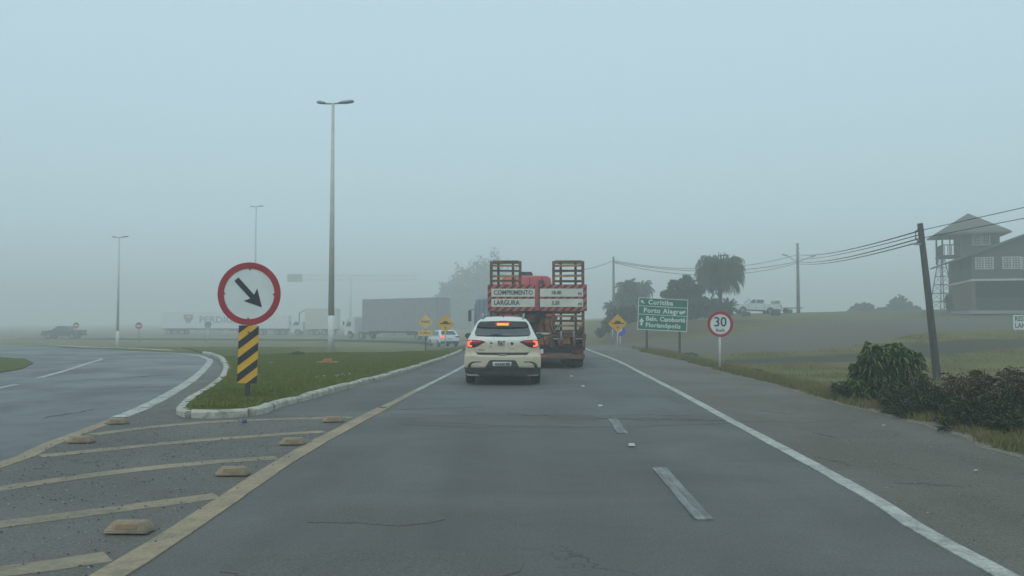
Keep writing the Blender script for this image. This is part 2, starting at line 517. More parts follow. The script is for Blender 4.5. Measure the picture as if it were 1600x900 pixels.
def resample(pts, step):
    out = [Vector((p[0], p[1])) for p in pts]
    # catmull-rom then even spacing
    if len(out) > 2:
        e = [out[0] * 2 - out[1]] + out + [out[-1] * 2 - out[-2]]
        dense = []
        for i in range(1, len(e) - 2):
            for k in range(12):
                t = k / 12
                a, b, c, d = e[i - 1], e[i], e[i + 1], e[i + 2]
                dense.append(0.5 * ((2 * b) + (-a + c) * t + (2 * a - 5 * b + 4 * c - d) * t * t + (-a + 3 * b - 3 * c + d) * t ** 3))
        dense.append(out[-1])
    else: dense = out
    res = [dense[0]]; acc = 0
    for i in range(1, len(dense)):
        a, b = dense[i - 1], dense[i]; L = (b - a).length
        if L < 1e-9: continue
        while acc + L >= step:
            t = (step - acc) / L; a = a.lerp(b, t); res.append(a); L = (b - a).length; acc = 0
        acc += L
    if (res[-1] - dense[-1]).length > step * .3: res.append(dense[-1])
    return res

def strip(pts, w, off, jit=0.0, step=.5, hf=H, mb=None):
    p = resample(pts, step); mb = mb or MB(); vs = []; fs = []
    for i, q in enumerate(p):
        d = (p[min(i + 1, len(p) - 1)] - p[max(i - 1, 0)]).normalized(); nrm = Vector((-d.y, d.x))
        ww = w if not callable(w) else w(i / (len(p) - 1))
        for sgn in (-1, 1):
            r = q + nrm * (sgn * ww / 2 + random.uniform(-jit, jit))
            vs.append((r.x, r.y, hf(r.x, r.y) + off))
    for i in range(len(p) - 1):
        fs.append((2 * i, 2 * i + 1, 2 * i + 3, 2 * i + 2))
    mb.add(vs, fs, True)
    dn = [(a, b_, c_ - .02) for a, b_, c_ in vs]
    for i in range(len(p) - 1):
        for j in (0, 1):
            mb.add([vs[2 * i + j], vs[2 * i + 2 + j], dn[2 * i + 2 + j], dn[2 * i + j]], [(0, 1, 2, 3) if j else (3, 2, 1, 0)])
    for i in (0, len(p) - 1):
        mb.add([vs[2 * i], vs[2 * i + 1], dn[2 * i + 1], dn[2 * i]], [(0, 3, 2, 1) if i else (0, 1, 2, 3)])
    return mb

def strip_obj(name, pts, w, off, mat, jit=0.0, step=.5, hf=H, parent=None, kind='structure'):
    o = strip(pts, w, off, jit, step, hf).build(name, mat, parent, fix=False)
    if sum(p.normal.z for p in o.data.polygons) < 0: o.data.flip_normals()
    if kind: o['kind'] = kind
    return o

def text_mesh(name, body, size, mat, parent=None, mtx=None, align='LEFT', bold=0.0, depth=0.004, sx=1.0, spacing=1.0):
    cu = bpy.data.curves.new(name, 'FONT'); cu.body = body; cu.size = size
    cu.align_x = align; cu.align_y = 'CENTER'; cu.offset = bold; cu.extrude = depth; cu.space_character = spacing
    cu.resolution_u = 3
    to = bpy.data.objects.new('tmp_text', cu); COL.objects.link(to)
    bpy.context.view_layer.update()
    me = bpy.data.meshes.new_from_object(to)
    bpy.data.objects.remove(to); bpy.data.curves.remove(cu)
    me.name = name
    me.transform(Matrix.Diagonal((sx, 1, 1, 1)))
    # text lies in XY facing +Z; stand it up to face -Y
    me.transform(Matrix.Rotation(R(90), 4, 'X'))
    if mtx is not None: me.transform(mtx)
    me.materials.clear(); me.materials.append(mat)
    o = bpy.data.objects.new(name, me); link(o, parent)
    return o
T = Matrix.Translation

# ================================================================ SETTING
def spaced(a, b, fine_a, fine_b, fine, coarse):
    out = [a]
    while out[-1] < b:
        x = out[-1]
        if fine_a <= x < fine_b: st = fine
        else:
            d = min(abs(x - fine_a), abs(x - fine_b)); st = min(coarse, fine + d * .25)
        out.append(x + st)
    return out
gx = spaced(-700, 700, -32, 62, .9, 60); gy = spaced(-60, 900, 0, 100, .9, 60)
vs = [(x, y, HB(x, y) - (.05 if x < 6.4 and y < 48 else 0.0)) for y in gy for x in gx]
nx = len(gx)
fs = [(j * nx + i, j * nx + i + 1, (j + 1) * nx + i + 1, (j + 1) * nx + i) for j in range(len(gy) - 1) for i in range(nx - 1)]
def inside(poly, x, y):
    """vectorised point in polygon"""
    px_, py_ = np.array([p[0] for p in poly]), np.array([p[1] for p in poly])
    c = np.zeros(len(x), bool); j = len(px_) - 1
    for i in range(len(px_)):
        m = ((py_[i] > y) != (py_[j] > y)) & (x < (px_[j] - px_[i]) * (y - py_[i]) / (py_[j] - py_[i] + 1e-12) + px_[i])
        c ^= m; j = i
    return c
g = np_mesh('ground', vs, fs, M['field_ground'], smooth=True); g['kind'] = 'structure'
lot = [(5.0, 46), (5.2, 56), (7.5, 58), (15, 60), (22, 66), (31, 74), (40, 72), (60, 66), (60, 56), (40, 58), (31, 56), (24, 51), (17, 46), (10, 45)]
lot2 = [(24, 84), (34, 90), (60, 84), (60, 76), (45, 80), (34, 82)]
dk = [(8.5, 40.5), (13, 42), (17, 43.6), (22, 46.5), (27.5, 49), (31, 47), (30, 44.5), (24, 42), (17, 39.5), (12, 38.2), (9.5, 38.5)]
bk = [(7.5, 59.5), (15, 61.5), (21, 68), (22, 74), (15, 75), (8.5, 74), (6.8, 66)]
VX = np.array([p[0] for p in vs]); VY = np.array([p[1] for p in vs])
soil = np.zeros((len(vs), 4), np.float32); soil[:, 3] = 1
for ch, polys in ((0, (lot, lot2)), (1, (dk,)), (2, (bk,))):
    for poly in polys:
        acc = np.zeros(len(vs))
        for k in range(12):
            r_ = .5 + 1.0 * (k % 3) / 2; t_ = k * 2.4
            acc += inside(poly, VX + r_ * math.cos(t_) * 1.2, VY + r_ * math.sin(t_))
        soil[:, ch] = np.maximum(soil[:, ch], acc / 12)
ca = g.data.color_attributes.new('soil', 'FLOAT_COLOR', 'POINT')
ca.data.foreach_set('color', soil.ravel())

# island outline (kerb) from its tip out to both sides
K_left = [P(283, 644), P(300, 629), P(334, 607), P(350, 590), P(353, 573), P(340, 559), P(318, 553)]
K_right = [P(283, 644), P(292, 652), P(345, 653), P(402, 648), P(432, 636), P(480, 624), P(540, 607), P(600, 591), P(660, 573), P(700, 559), P(722, 549)]
K_right += [(-2.5, 46), (-2.9, 54), (-4.5, 64)]

far_kerb = [P(-260, 534), P(0, 541), P(100, 543), P(200, 547), P(268, 551)]
road_poly = [(6.6, -8), (6.6, 30), (6.4, 48), (5.6, 62), (2.5, 78), (-5, 96), (-22, 112), (-70, 124), (-70, 116), (-24, 103), (-11, 92), (-6.5, 80), (-4.4, 64), (-3.0, 54), (-2.6, 46)]
road_poly += [tuple(p) for p in K_right[10::-1]]
road_poly += [tuple(p) for p in K_left[1:]]
road_poly += [(P(300, 551.5)), P(268, 551), P(200, 547), P(100, 543), P(0, 541), P(-260, 534), (-60, 30), (-60, -8)]
road = sheet('road', road_poly, 0.0, M['asphalt'], 1.0)

YL = [(-2.52, -3), (-2.50, 3), P(172, 900), P(440, 725), P(520, 679), P(600, 637)]
YL15 = [P(597, 638), P(620, 627), P(650, 611)]
YL2 = [P(650, 611), P(660, 606), P(720, 575), (-1.5, 33), (-1.9, 42)]
WL_r = [(2.78, -3), P(1570, 900), P(1362, 778), P(1243, 712), P(1135, 654), P(1060, 613), P(1000, 582), P(960, 562), P(920, 547), (3.9, 52), (2.4, 66), (-1, 80)]
YLeft = [(-4.55, -3), (-4.9, 4), P(0, 728), P(80, 694), P(170, 660), P(185, 653)]
WLeft = [P(185, 653), P(225, 637), P(272, 612), P(305, 590), P(325, 570), P(327, 562), P(308, 555), P(268, 551.5), P(200, 549)]
# side road surface
side_poly = [tuple(p) for p in [(-40, -6), (-4.6, -6), (-4.9, 4), P(0, 728), P(80, 694), P(170, 660), P(225, 637), P(272, 612), P(305, 590), P(325, 570), P(327, 562), P(308, 554), P(268, 551.6), P(200, 547.6), P(100, 543.6), P(0, 541.6), P(-200, 536), (-55, 30), (-55, 4)]]
sheet('side_road', side_poly, 0.003, M['asphalt_side'], 1.0)
# chevron area between the two lines
hatch_poly = [(-2.6, -6), (-2.55, 3), P(165, 900), P(436, 725), P(516, 679), P(592, 641), P(432, 652), P(402, 656), P(345, 659), P(288, 658), P(276, 645), P(298, 629), P(330, 607), P(345, 590), P(348, 575), P(335, 562),
              P(327, 566), P(325, 572), P(306, 591), P(274, 612), P(227, 637), P(172, 660), P(82, 694), P(2, 728), (-4.85, 4), (-4.5, -6)]
sheet('chevron_area', [tuple(p) for p in hatch_poly], 0.005, M['asphalt_hatch'], 1.0)
sh_edge = [(6.3, -6), (5.75, 4), P(1600, 716), P(1500, 679), P(1400, 651), P(1300, 628), P(1250, 613), P(1200, 599), P(1130, 582), P(1060, 563), P(1000, 550), P(965, 543), (5.8, 52)]
sh_in = [(3.9, 52), P(922, 547), P(962, 562), P(1002, 582), P(1062, 613), P(1137, 654), P(1245, 712), P(1364, 778), P(1572, 900), (2.8, -6)]
sheet('shoulder', [tuple(p) for p in sh_edge + sh_in], 0.004, M['asphalt_shoulder'], 1.0)
strip_obj('gravel_edge', [(6.35, -6), (5.85, 4)] + sh_edge[2:], lambda t: .15, 0.008, M['sand'], .05, .22)

# smoother resurfaced stretch that starts at a ragged seam
ov = [(-1.98 + .01 * math.sin(i), 12.9 + .13 * math.sin(i * 1.7) + .07 * math.sin(i * 4.1)) for i in range(1)]
ov = [(-1.95 + i * .25, 12.95 + .12 * math.sin(i * 1.3) + .06 * math.sin(i * 3.3)) for i in range(20)]
sheet('resurfaced_lane', ov + [(3.05, 20), (3.45, 30), (3.7, 42), (-1.75, 42), (-1.35, 33), (-1.50, 26), (-1.90, 18)], .003, M['overlay'], 1.0)
# markings
strip_obj('yellow_edge_line', YL, .205, .010, M['yellow_line'], .006, .35)
strip_obj('yellow_edge_line', YL15, .15, .010, M['hatch_line'], .006, .3)
strip_obj('white_edge_line', YL2, .13, .010, M['white_line'], .008, .2)
strip_obj('white_edge_line', WL_r, .145, .010, M['white_line'], .007)
strip_obj('yellow_edge_line', YLeft, .185, .010, M['yellow_line'], .008)
strip_obj('white_edge_line', WLeft, lambda t: .24 - .06 * t, .010, M['white_line'], .007)
strip_obj('white_edge_line', [P(60, 591), P(100, 580), P(140, 567), P(156, 562.5), P(158, 560)], .16, .010, M['white_line'], .007)
strip_obj('white_edge_line', [P(-40, 618), P(-10, 608.5), P(26, 601)], .14, .010, M['white_line'], .007)
strip_obj('white_edge_line', [P(-60, 548), P(0, 551), P(70, 553)], .16, .010, M['white_line'], .007)
HS = [[P(-200, 790), P(-60, 830), P(60, 813), P(200, 795), P(340, 776)],
      [P(-80, 772), P(0, 765), P(150, 743), P(300, 726), P(432, 716)],
      [P(62, 714), P(180, 702), P(300, 690), P(420, 681), P(506, 675)],
      [P(146, 680), P(230, 669), P(320, 661), P(430, 656), P(552, 653)]]
HS[0] = HS[0][1:]
for s_ in HS: strip_obj('chevron_stripe', s_, lambda t: .235, .0095, M['hatch_line'], .012, .3)
strip_obj('chevron_stripe', [(-4.6, 3.2), (-3.9, 4.35), P(60, 888), P(190, 868)], .25, .0095, M['hatch_line'], .012, .3)
# broken lane dashes
for a, b in (((1030, 732), (1100, 813)), ((957, 655), (973, 678))):
    strip_obj('lane_dash', [P(*a), P(*b)], .135, .012, M['dash'], .003, .25)
# repairs, cracks
def wig(a, b, w, n=14, amp=.04):
    a = Vector(a); b = Vector(b); out = []
    for i in range(n + 1):
        t = i / n; p = a.lerp(b, t)
        p += Vector((random.uniform(-amp, amp) * .5, random.uniform(-amp, amp)))
        out.append(p)
    return out
crk = MB()
for a, b, w, amp in [((795, 648), (1000, 656), .05, .10), ((1000, 655), (1160, 657), .035, .12), ((860, 654), (1300, 660), .02, .10),
                     ((640, 660), (900, 668), .015, .12), ((1180, 641), (1245, 648), .03, .05), ((1268, 677), (1308, 684), .05, .06), ((1275, 715), (1330, 727), .02, .06),
                     ((1400, 755), (1500, 760), .02, .05), 
                     ((220, 753), (246, 752), .04, .02), ((50, 733), (75, 733), .04, .02), ((288, 790), (310, 776), .012, .03),
                     ((620, 640), (760, 636), .02, .08), ((300, 628), (318, 605), .02, .05), ((1190, 546), (1215, 556), .01, .02),
                     ((200, 590), (262, 586), .10, .2), ((150, 640), (60, 655), .04, .12)]:
    strip(wig(P(*a), P(*b), w, amp=amp), lambda t, w=w: w * .8 * (.25 + .9 * math.sin(math.pi * min(1, t + .02))) , .0065, w * .45, .08, mb=crk)
o = crk.build('road_cracks', M['crack'], road, fix=False); o['kind'] = 'stuff'
for poly in ([(-1.55, 4.75), (-.35, 4.7), (.1, 5.0), (-.2, 5.25), (-1.2, 5.3), (-1.7, 5.05)],
             [(-1.5, 6.1), (-.7, 5.95), (-.55, 6.3), (-1.35, 6.5)],
             [(-.2, 4.35), (.35, 4.3), (.5, 4.42), (.2, 4.5), (-.1, 4.45)],
             [(1.2, 19.5), (1.7, 19.3), (1.8, 20.6), (1.35, 20.8)],
             [P(640, 652), P(900, 650), P(1120, 656), P(1130, 662), P(900, 668), P(640, 664)]):
    c = [(p[0] + random.uniform(-.03, .03), p[1] + random.uniform(-.05, .05)) for p in resample(list(poly) + [poly[0]], .14)[:-1]]
    sheet('road_patch', [tuple(p) for p in c], .004, M['patch'], 1.0)

# ---- island
KL = resample(K_left, .5); KR = resample(K_right, .5)
kpath = [Vector(p) for p in KL] + [Vector(p) for p in KR]
kx = np.array([p.x for p in kpath]); ky = np.array([p.y for p in kpath])
kfine = np.array([(p.x, p.y) for p in resample(K_left, .1) + resample(K_right, .1)], np.float32)
def HI(x, y):
    d = float(np.sqrt(((kx - x) ** 2 + (ky - y) ** 2).min()))
    rise = .10 + .16 * (1 - math.exp(-d / 2.0)) + .02 * mnoise.noise(Vector((x * .8, y * .8, 5)))
    wl_ = sm(6, 10, -x)
    return H(x, y) + rise * (1 - sm(38 - 8 * wl_, 50 - 12 * wl_, y))
isl = [tuple(p) for p in reversed(KL)] + [tuple(p) for p in KR[1:]]
isl = isl + [(-5.5, 70), (-20, 70), (-20, 50), (-15.0, 40)]
island_o = sheet('grass_island', isl, 0.0, M['island'], 1.0, hf=HI)

def kerb(path, L, w, h, name='kerb', hf=H, cap=.05):
    root = empty(name, (0, 0, 0)); root['kind'] = 'structure'
    p = resample(path, .1); n = int(L / .1); i = 0
    while i + n < len(p):
        seg = [p[i], p[i + n // 2], p[i + n]]
        mb = MB(); vs = []; fs = []
        jx = random.uniform(-.012, .012); jz = random.uniform(-.012, .008)
        for k, q in enumerate(seg):
            d = (p[min(i + n, len(p) - 1)] - p[i]).normalized(); nn = Vector((-d.y, d.x))
            q = q + nn * jx
            if k == 0: q = q + d * .012
            if k == 2: q = q - d * .012
            z0 = hf(q.x, q.y)
            for off, z in ((-w / 2, -.15), (-w / 2, h - .03), (-w / 2 + .03, h), (w / 2 - .03, h), (w / 2, h - .03), (w / 2, -.15)):
                r = q + nn * off; vs.append((r.x, r.y, z0 + z + (jz if z > 0 else 0) + random.uniform(-.004, .004)))
        for k in range(2):
            for j in range(6): fs.append((k * 6 + j, k * 6 + (j + 1) % 6, (k + 1) * 6 + (j + 1) % 6, (k + 1) * 6 + j))
        fs += [tuple(range(5, -1, -1)), tuple(range(12, 18))]
        mb.add(vs, fs); mb.build('kerb_stone', M['kerb'], root)
        i += n
    return root
kerb(K_left, .9, .17, .115)
kerb(K_right[:11], .9, .17, .115)
strip_obj('far_kerb', far_kerb, .3, .12, M['kerb'], .01, 1.0)
strip_obj('far_kerb', [P(-60, 528.5), P(0, 529), P(50, 528.5), P(230, 527.5), P(420, 527.5), P(560, 530), P(640, 532)], .7, .05, M['kerb'], .03, 1.0)

# ---- right-hand lot, bank, dirt
def gp(lst): return [P(*q) for q in lst]
li = [P(-90, 562), P(0, 559), P(40, 562), P(52, 568), P(34, 577), P(0, 583), P(-90, 590)]
sheet('verge_patch', [tuple(p) for p in li], .03, M['island'], 1.0)

# ---------------------------------------------------------------- grass blades
def blades(name, pts, mat, hmin, hmax, w, hf, parent=None, lean=.5, label=None, cat='grass'):
    """pts: (n,2) clump centres; 1 blade each (a bent pair of triangles)"""
    n = len(pts)
    h = rng.uniform(hmin, hmax, n); a = rng.uniform(0, 2 * np.pi, n); l = rng.uniform(.1, lean, n) * h
    la = rng.uniform(0, 2 * np.pi, n)
    z = np.array([hf(float(x), float(y)) for x, y in pts]) - .01
    bx, by = pts[:, 0], pts[:, 1]; wx, wy = np.cos(a) * w / 2, np.sin(a) * w / 2
    V = np.zeros((n, 5, 3), np.float32)
    V[:, 0] = np.stack([bx - wx, by - wy, z], 1); V[:, 1] = np.stack([bx + wx, by + wy, z], 1)
    mx, my = bx + np.cos(la) * l * .35, by + np.sin(la) * l * .35
    V[:, 2] = np.stack([mx + wx * .7, my + wy * .7, z + h * .6], 1); V[:, 3] = np.stack([mx - wx * .7, my - wy * .7, z + h * .6], 1)
    V[:, 4] = np.stack([bx + np.cos(la) * l, by + np.sin(la) * l, z + h], 1)
    i = np.arange(n)[:, None] * 5
    F = np.concatenate([i + [[0, 1, 2]], i + [[0, 2, 3]], i + [[3, 2, 4]]])
    o = np_mesh(name, V.reshape(-1, 3), F, mat, parent)
    tag(o, label, cat, kind='stuff')
    return o

def blade_mat(name, c1, c2, c3):
    m, n, b = new_mat(name)
    f1 = noise_fac(n, 1.2, 4, .6, lo=.35, hi=.65); f2 = noise_fac(n, 25, 2, .6, lo=.3, hi=.7)
    c = mixc(n, f1, c1, c2); c = mixc(n, mul(n, f2, .6), c, c3)
    n.links.new(c, b.inputs['Base Color']); _val(b, 'Roughness', .8); _val(b, 'Specular IOR Level', .2)
    return m
M['blade_green'] = blade_mat('turf_blades', (0.165, 0.200, 0.034), (0.215, 0.235, 0.046), (0.100, 0.130, 0.024))
M['blade_verge'] = blade_mat('verge_blades', (0.17, 0.17, 0.055), (0.25, 0.20, 0.085), (0.095, 0.12, 0.035))
M['blade_field'] = blade_mat('field_blades', (0.190, 0.182, 0.042), (0.275, 0.225, 0.066), (0.105, 0.118, 0.028))

n = 150000
x = rng.uniform(-13, -2.3, n); y = 13 + 23 * rng.random(n) ** 1.35
k = inside(isl, x, y)
pts = np.stack([x[k], y[k]], 1)
dist = np.concatenate([np.sqrt(((kfine[None] - c_[:, None]) ** 2).sum(2).min(1)) for c_ in np.array_split(pts.astype(np.float32), 60)])
pts = pts[dist > .13]
blades('island_grass', pts, M['blade_green'], .02, .065, .022, HI, label='short green grass growing on the kerbed traffic island', cat='grass')
# verge: dense strip beside the shoulder
edge = resample(sh_edge[1:], .25)
n = 42000
idx = rng.integers(0, len(edge) - 1, n); off = rng.gamma(1.6, .32, n)
ex = np.array([q.x for q in edge]); ey = np.array([q.y for q in edge])
x = ex[idx] + off + .05 + rng.normal(0, .05, n) + .05 * np.sin(ey[idx] * 3); y = ey[idx] + rng.uniform(-.15, .15, n)
cl = np.array([mnoise.noise(Vector((float(a) * 1.3, float(b) * .9, 2.0))) for a, b in zip(x, y)])
k = (cl > -.22) & (y < 40)
blades('verge_grass', np.stack([x[k], y[k]], 1), M['blade_verge'], .04, .17, .014, HB, lean=.7, label='yellowish tufted grass along the edge of the asphalt shoulder', cat='grass')
n = 150000
x = rng.uniform(6.5, 34, n); y = 10 + 42 * rng.random(n) ** .8
k = (x < y * .66) & (x > 6.3)
cl = np.array([mnoise.noise(Vector((float(a) * .35, float(b) * .5, 7.0))) for a, b in zip(x, y)])
k &= rng.random(n) < np.clip((cl + .25) / .7, 0, 1) ** 1.5
k &= ~inside(dk, x, y) & ~inside(lot, x, y)
blades('field_grass', np.stack([x[k], y[k]], 1), M['blade_field'], .05, .20, .028, HB, lean=.6, label='rough olive grass covering the field right of the shoulder', cat='grass')
# grit and pebbles
def pebbles(name, n, xr, yr, poly, hf, off, mat, smin, smax, parent, avoid=None):
    x = rng.uniform(*xr, n); y = rng.uniform(*yr, n)
    k = inside(poly, x, y); x, y = x[k], y[k]; n = len(x)
    s = rng.uniform(smin, smax, n); base = np.array([[1, 0, 0], [0, 1, 0], [-1, 0, 0], [0, -1, 0], [0, 0, .7]], np.float32)
    a = rng.uniform(0, 6.28, n); ca, sa = np.cos(a), np.sin(a)
    V = np.zeros((n, 5, 3), np.float32)
    V[:, :, 0] = x[:, None] + s[:, None] * (base[None, :, 0] * ca[:, None] - base[None, :, 1] * sa[:, None])
    V[:, :, 1] = y[:, None] + s[:, None] * (base[None, :, 0] * sa[:, None] + base[None, :, 1] * ca[:, None]) * .8
    V[:, :, 2] = np.array([hf(float(p), float(q)) for p, q in zip(x, y)])[:, None] + off + s[:, None] * base[None, :, 2]
    i = np.arange(n)[:, None] * 5
    F = np.concatenate([i + [[0, 1, 4]], i + [[1, 2, 4]], i + [[2, 3, 4]], i + [[3, 0, 4]]])
    o = np_mesh(name, V.reshape(-1, 3), F, mat, parent); o['kind'] = 'stuff'
    return o
M['grit_dark'] = simple('grit_dark', (0.05, 0.05, 0.048), .9)
M['grit_light'] = simple('grit_light', (0.42, 0.42, 0.40), .9, col2=(.25, .24, .22), scale=30)
hp = [tuple(p) for p in hatch_poly]; shp = [tuple(p) for p in sh_edge + sh_in]
chev = [o for o in COL.objects if o.name == 'chevron_area'][0]; shl = [o for o in COL.objects if o.name == 'shoulder'][0]
pebbles('loose_grit', 4000, (-9, -2), (4, 16), hp, H, .011, M['grit_dark'], .004, .014, chev)
pebbles('pale_grit', 1500, (-9, -2), (4, 16), hp, H, .011, M['grit_light'], .003, .009, chev)
pebbles('loose_grit', 1100, (3, 6), (4, 20), shp, H, .007, M['grit_dark'], .003, .010, shl)
pebbles('pale_grit', 200, (3, 6), (4, 20), shp, H, .007, M['grit_light'], .003, .010, shl)
ep = [(q.x - .12, q.y) for q in resample(sh_edge[1:10], .5)] + [(q.x + .3, q.y) for q in reversed(resample(sh_edge[1:10], .5))]
pebbles('edge_gravel', 5000, (5, 7), (4, 26), ep, H, .012, M['sand'], .006, .022, shl)

# ---------------------------------------------------------------- studs, small ground things
def road_block(px, py, label, w=.30, d=.15, h=.072, yaw=0):
    x, y = P(px, py)
    r = empty('road_stud', (x, y + d / 2, H(x, y) + .014), yaw, label, 'road stud', 'yellow block studs along the chevron area')
    MB().add([(-w/2, -d/2, 0), (w/2, -d/2, 0), (w/2, d/2, 0), (-w/2, d/2, 0), (-w/2*.74, -d/2*.5, h), (w/2*.74, -d/2*.5, h), (w/2*.74, d/2*.6, h), (-w/2*.74, d/2*.6, h),
              (-w/2*1.0, -d/2, .014), (w/2*1.0, -d/2, .014), (w/2, d/2, .014), (-w/2, d/2, .014)],
             [(3, 2, 1, 0), (4, 5, 6, 7), (0, 1, 9, 8), (1, 2, 10, 9), (2, 3, 11, 10), (3, 0, 8, 11), (8, 9, 5, 4), (9, 10, 6, 5), (10, 11, 7, 6), (11, 8, 4, 7)]).build('block', M['stud_yellow'], r, bevel=.006)
    # reflector set into the sloping front
    ang = math.atan2(h - .014, d / 4)
    MB().box((0, -d * .375, .014 + (h - .014) * .5), (w * .50, .006, .034), rot=(ang - R(90), 0, 0)).build('reflector', M['stud_orange'], r)
    return r
for px, py, lb in [(195, 838, 'largest worn yellow road stud, nearest to the viewer beside the yellow line'),
                   (360, 746, 'worn yellow road stud second from the front along the main lane'),
                   (455, 697, 'worn yellow road stud third from the front along the main lane'),
                   (519, 661, 'small worn yellow road stud where the chevron area narrows by the main lane'),
                   (122, 694, 'worn yellow road stud at the line of the left side road'),
                   (179, 664, 'small yellow road stud where the left line turns from yellow to white')]:
    road_block(px, py, lb, yaw=random.uniform(-.05, .05))
def white_stud(px, py, label, grp, w=.10):
    x, y = P(px, py)
    r = MB().add([(-w/2, -.05, 0), (w/2, -.05, 0), (w/2, .05, 0), (-w/2, .05, 0), (-w*.4, -.02, .02), (w*.4, -.02, .02), (w*.4, .03, .02), (-w*.4, .03, .02)],
             [(3, 2, 1, 0), (4, 5, 6, 7), (0, 1, 5, 4), (1, 2, 6, 5), (2, 3, 7, 6), (3, 0, 4, 7)]).build('marker_stud', M['stud_white'])
    r.location = (x, y, H(x, y) + .018); r.rotation_euler = (0, 0, random.uniform(-.2, .2))
    return tag(r, label, 'road stud', grp)
for px, py in [(987, 698), (938, 636), (911, 605), (893, 589)]:
    white_stud(px, py, 'small white flat marker on the asphalt of the main lane', 'white markers in the main lane', .075)
for px, py in [(272, 613), (256, 621), (299, 597), (314, 584), (322, 573.5), (325, 568), (326.5, 563.5), (188, 653), (226, 637)]:
    white_stud(px, py, 'small white stud on the curved white line left of the island', 'white studs on the curved line', .2)
x_, y_ = P(512, 579); zt = HI(x_, y_)
r = empty('drain_marker', (x_, y_, zt), 0, 'orange concrete block on a tan slab in the island grass', 'marker block')
MB().box((0, 0, .02), (.62, .3, .05)).build('slab', M['slab'], r, bevel=.01)
MB().box((0, .02, .085), (.30, .2, .08), taper=(.8, .8)).build('block', M['orange_block'], r, bevel=.012)
M['blue_litter'] = simple('blue_wrapper', (0.03, 0.06, 0.22), .4)
M['white_litter'] = simple('white_litter', (0.55, 0.56, 0.54), .6)
x_, y_ = P(380, 663)
mb = MB()
for i in range(5): mb.box((random.uniform(-.05, .05), random.uniform(-.03, .03), .02), (.05, .035, .01), rot=(random.uniform(-1, 1), random.uniform(-1, 1), random.uniform(0, 3)))
o = mb.build('litter', M['blue_litter'], loc=(x_, y_, .02)); tag(o, 'crumpled blue wrapper lying in front of the island kerb', 'litter')
for px, py, s, lb in [(1525, 740, .03, 'white scrap of litter on the asphalt shoulder'), (1382, 668, .03, 'white scrap of litter beside the shoulder edge')]:
    x_, y_ = P(px, py); mb = MB()
    for i in range(3): mb.box((random.uniform(-.02, .02), random.uniform(-.02, .02), .01), (s, s * .7, .008), rot=(random.uniform(-.5, .5), random.uniform(-.5, .5), random.uniform(0, 3)))
    tag(mb.build('litter', M['white_litter'], loc=(x_, y_, .02)), lb, 'litter')
for px, py, cx in [(540, 598, 0), (530, 601, 0), (500, 604, 0), (425, 579, 0)]:
    x_, y_ = P(px, py); mb = MB()
    for i in range(5):
        q = (random.uniform(-.12, .12), random.uniform(-.1, .1), random.uniform(.05, .09)); mb.box(q, (.014, .014, .008), rot=(.4, .3, i))
    tag(mb.build('weed_flowers', M['sign_white'], loc=(x_, y_, HI(x_, y_))), 'tiny pale flowers among the island grass', 'flowers', 'pale flowers in the island grass', 'stuff')

# ================================================================ SIGNS
def disc_poly(r, n=48, c=(0, 0)):
    return [(c[0] + r * math.cos(2 * math.pi * k / n), c[1] + r * math.sin(2 * math.pi * k / n)) for k in range(n)]
def ring(mb, r0, r1, y0, y1, n=48, c=(0, 0)):
    a, b = disc_poly(r0, n, c), disc_poly(r1, n, c)
    vs = [(p[0], y0, p[1]) for p in a] + [(p[0], y0, p[1]) for p in b] + [(p[0], y1, p[1]) for p in b] + [(p[0], y1, p[1]) for p in a]
    fs = []
    for k in range(n):
        q = (k + 1) % n
        fs += [(k, q, n + q, n + k), (n + k, n + q, 2 * n + q, 2 * n + k), (3 * n + k, 2 * n + k, 2 * n + q, 3 * n + q), (k, 3 * n + k, 3 * n + q, q)]
    return mb.add(vs, fs)

def place(r, x, y, z, roll=0, yaw=0, lean=0):
    r.location = (x, y, z); r.rotation_euler = (lean, roll, yaw)

def m_rot2(poly, a, s=1, c=(0, 0)):
    return [(c[0] + s * (x * math.cos(a) - z * math.sin(a)), c[1] + s * (x * math.sin(a) + z * math.cos(a))) for x, z in poly]

ARROW = [(-.5, -.07), (.12, -.07), (.05, -.24), (.5, 0), (.05, .24), (.12, .07), (-.5, .07)]

# -- keep-right sign with hazard board
Y0 = 14.4; b = A(385.5, 616, Y0)
r = empty('keep_right_sign', (0, 0, 0), 0, 'round red-rimmed sign with black diagonal arrow above a yellow and black striped board', 'traffic sign')
zb = HI(b.x, Y0)
place(r, b.x, Y0, zb, R(1.3))
mpx = Y0 / (FPX * math.cos(PITCH)) * 1.0
ct = (390 - 386.5) * mpx - .055; cz = (616 - 455) * mpx
MB().box((0, .03, cz / 2), (.075, .05, cz + .4)).build('post', M['post_dark'], r, bevel=.004)
plate = MB().prism(disc_poly(.525, 64, (ct, cz)), -.012, -.004).build('plate', M['sign_white'], r)
ring(MB(), .438, .545, -.022, -.003, 64, (ct, cz)).build('rim', M['sign_red'], r)
MB().prism(m_rot2(ARROW, R(-46), .66, (ct, cz + .01)), -.018, -.0125).build('arrow', M['sign_black'], r)
for q, rb_ in [((ct + .425 * math.cos(R(a)), cz + .425 * math.sin(R(a))), .012) for a in (0, 90, 180, 270)] + [((0, cz - .665), .014)]:
    MB().prism(disc_poly(rb_, 8, q), -.03, -.0125).build('bolt', M['sign_black'], r)
bw, bt, bb = .172, cz - .548, cz - .548 - .995
board = MB().prism([(-bw, bb), (bw, bb), (bw, bt), (-bw, bt)], -.014, -.004).build('hazard_board', M['sign_yellow'], r)
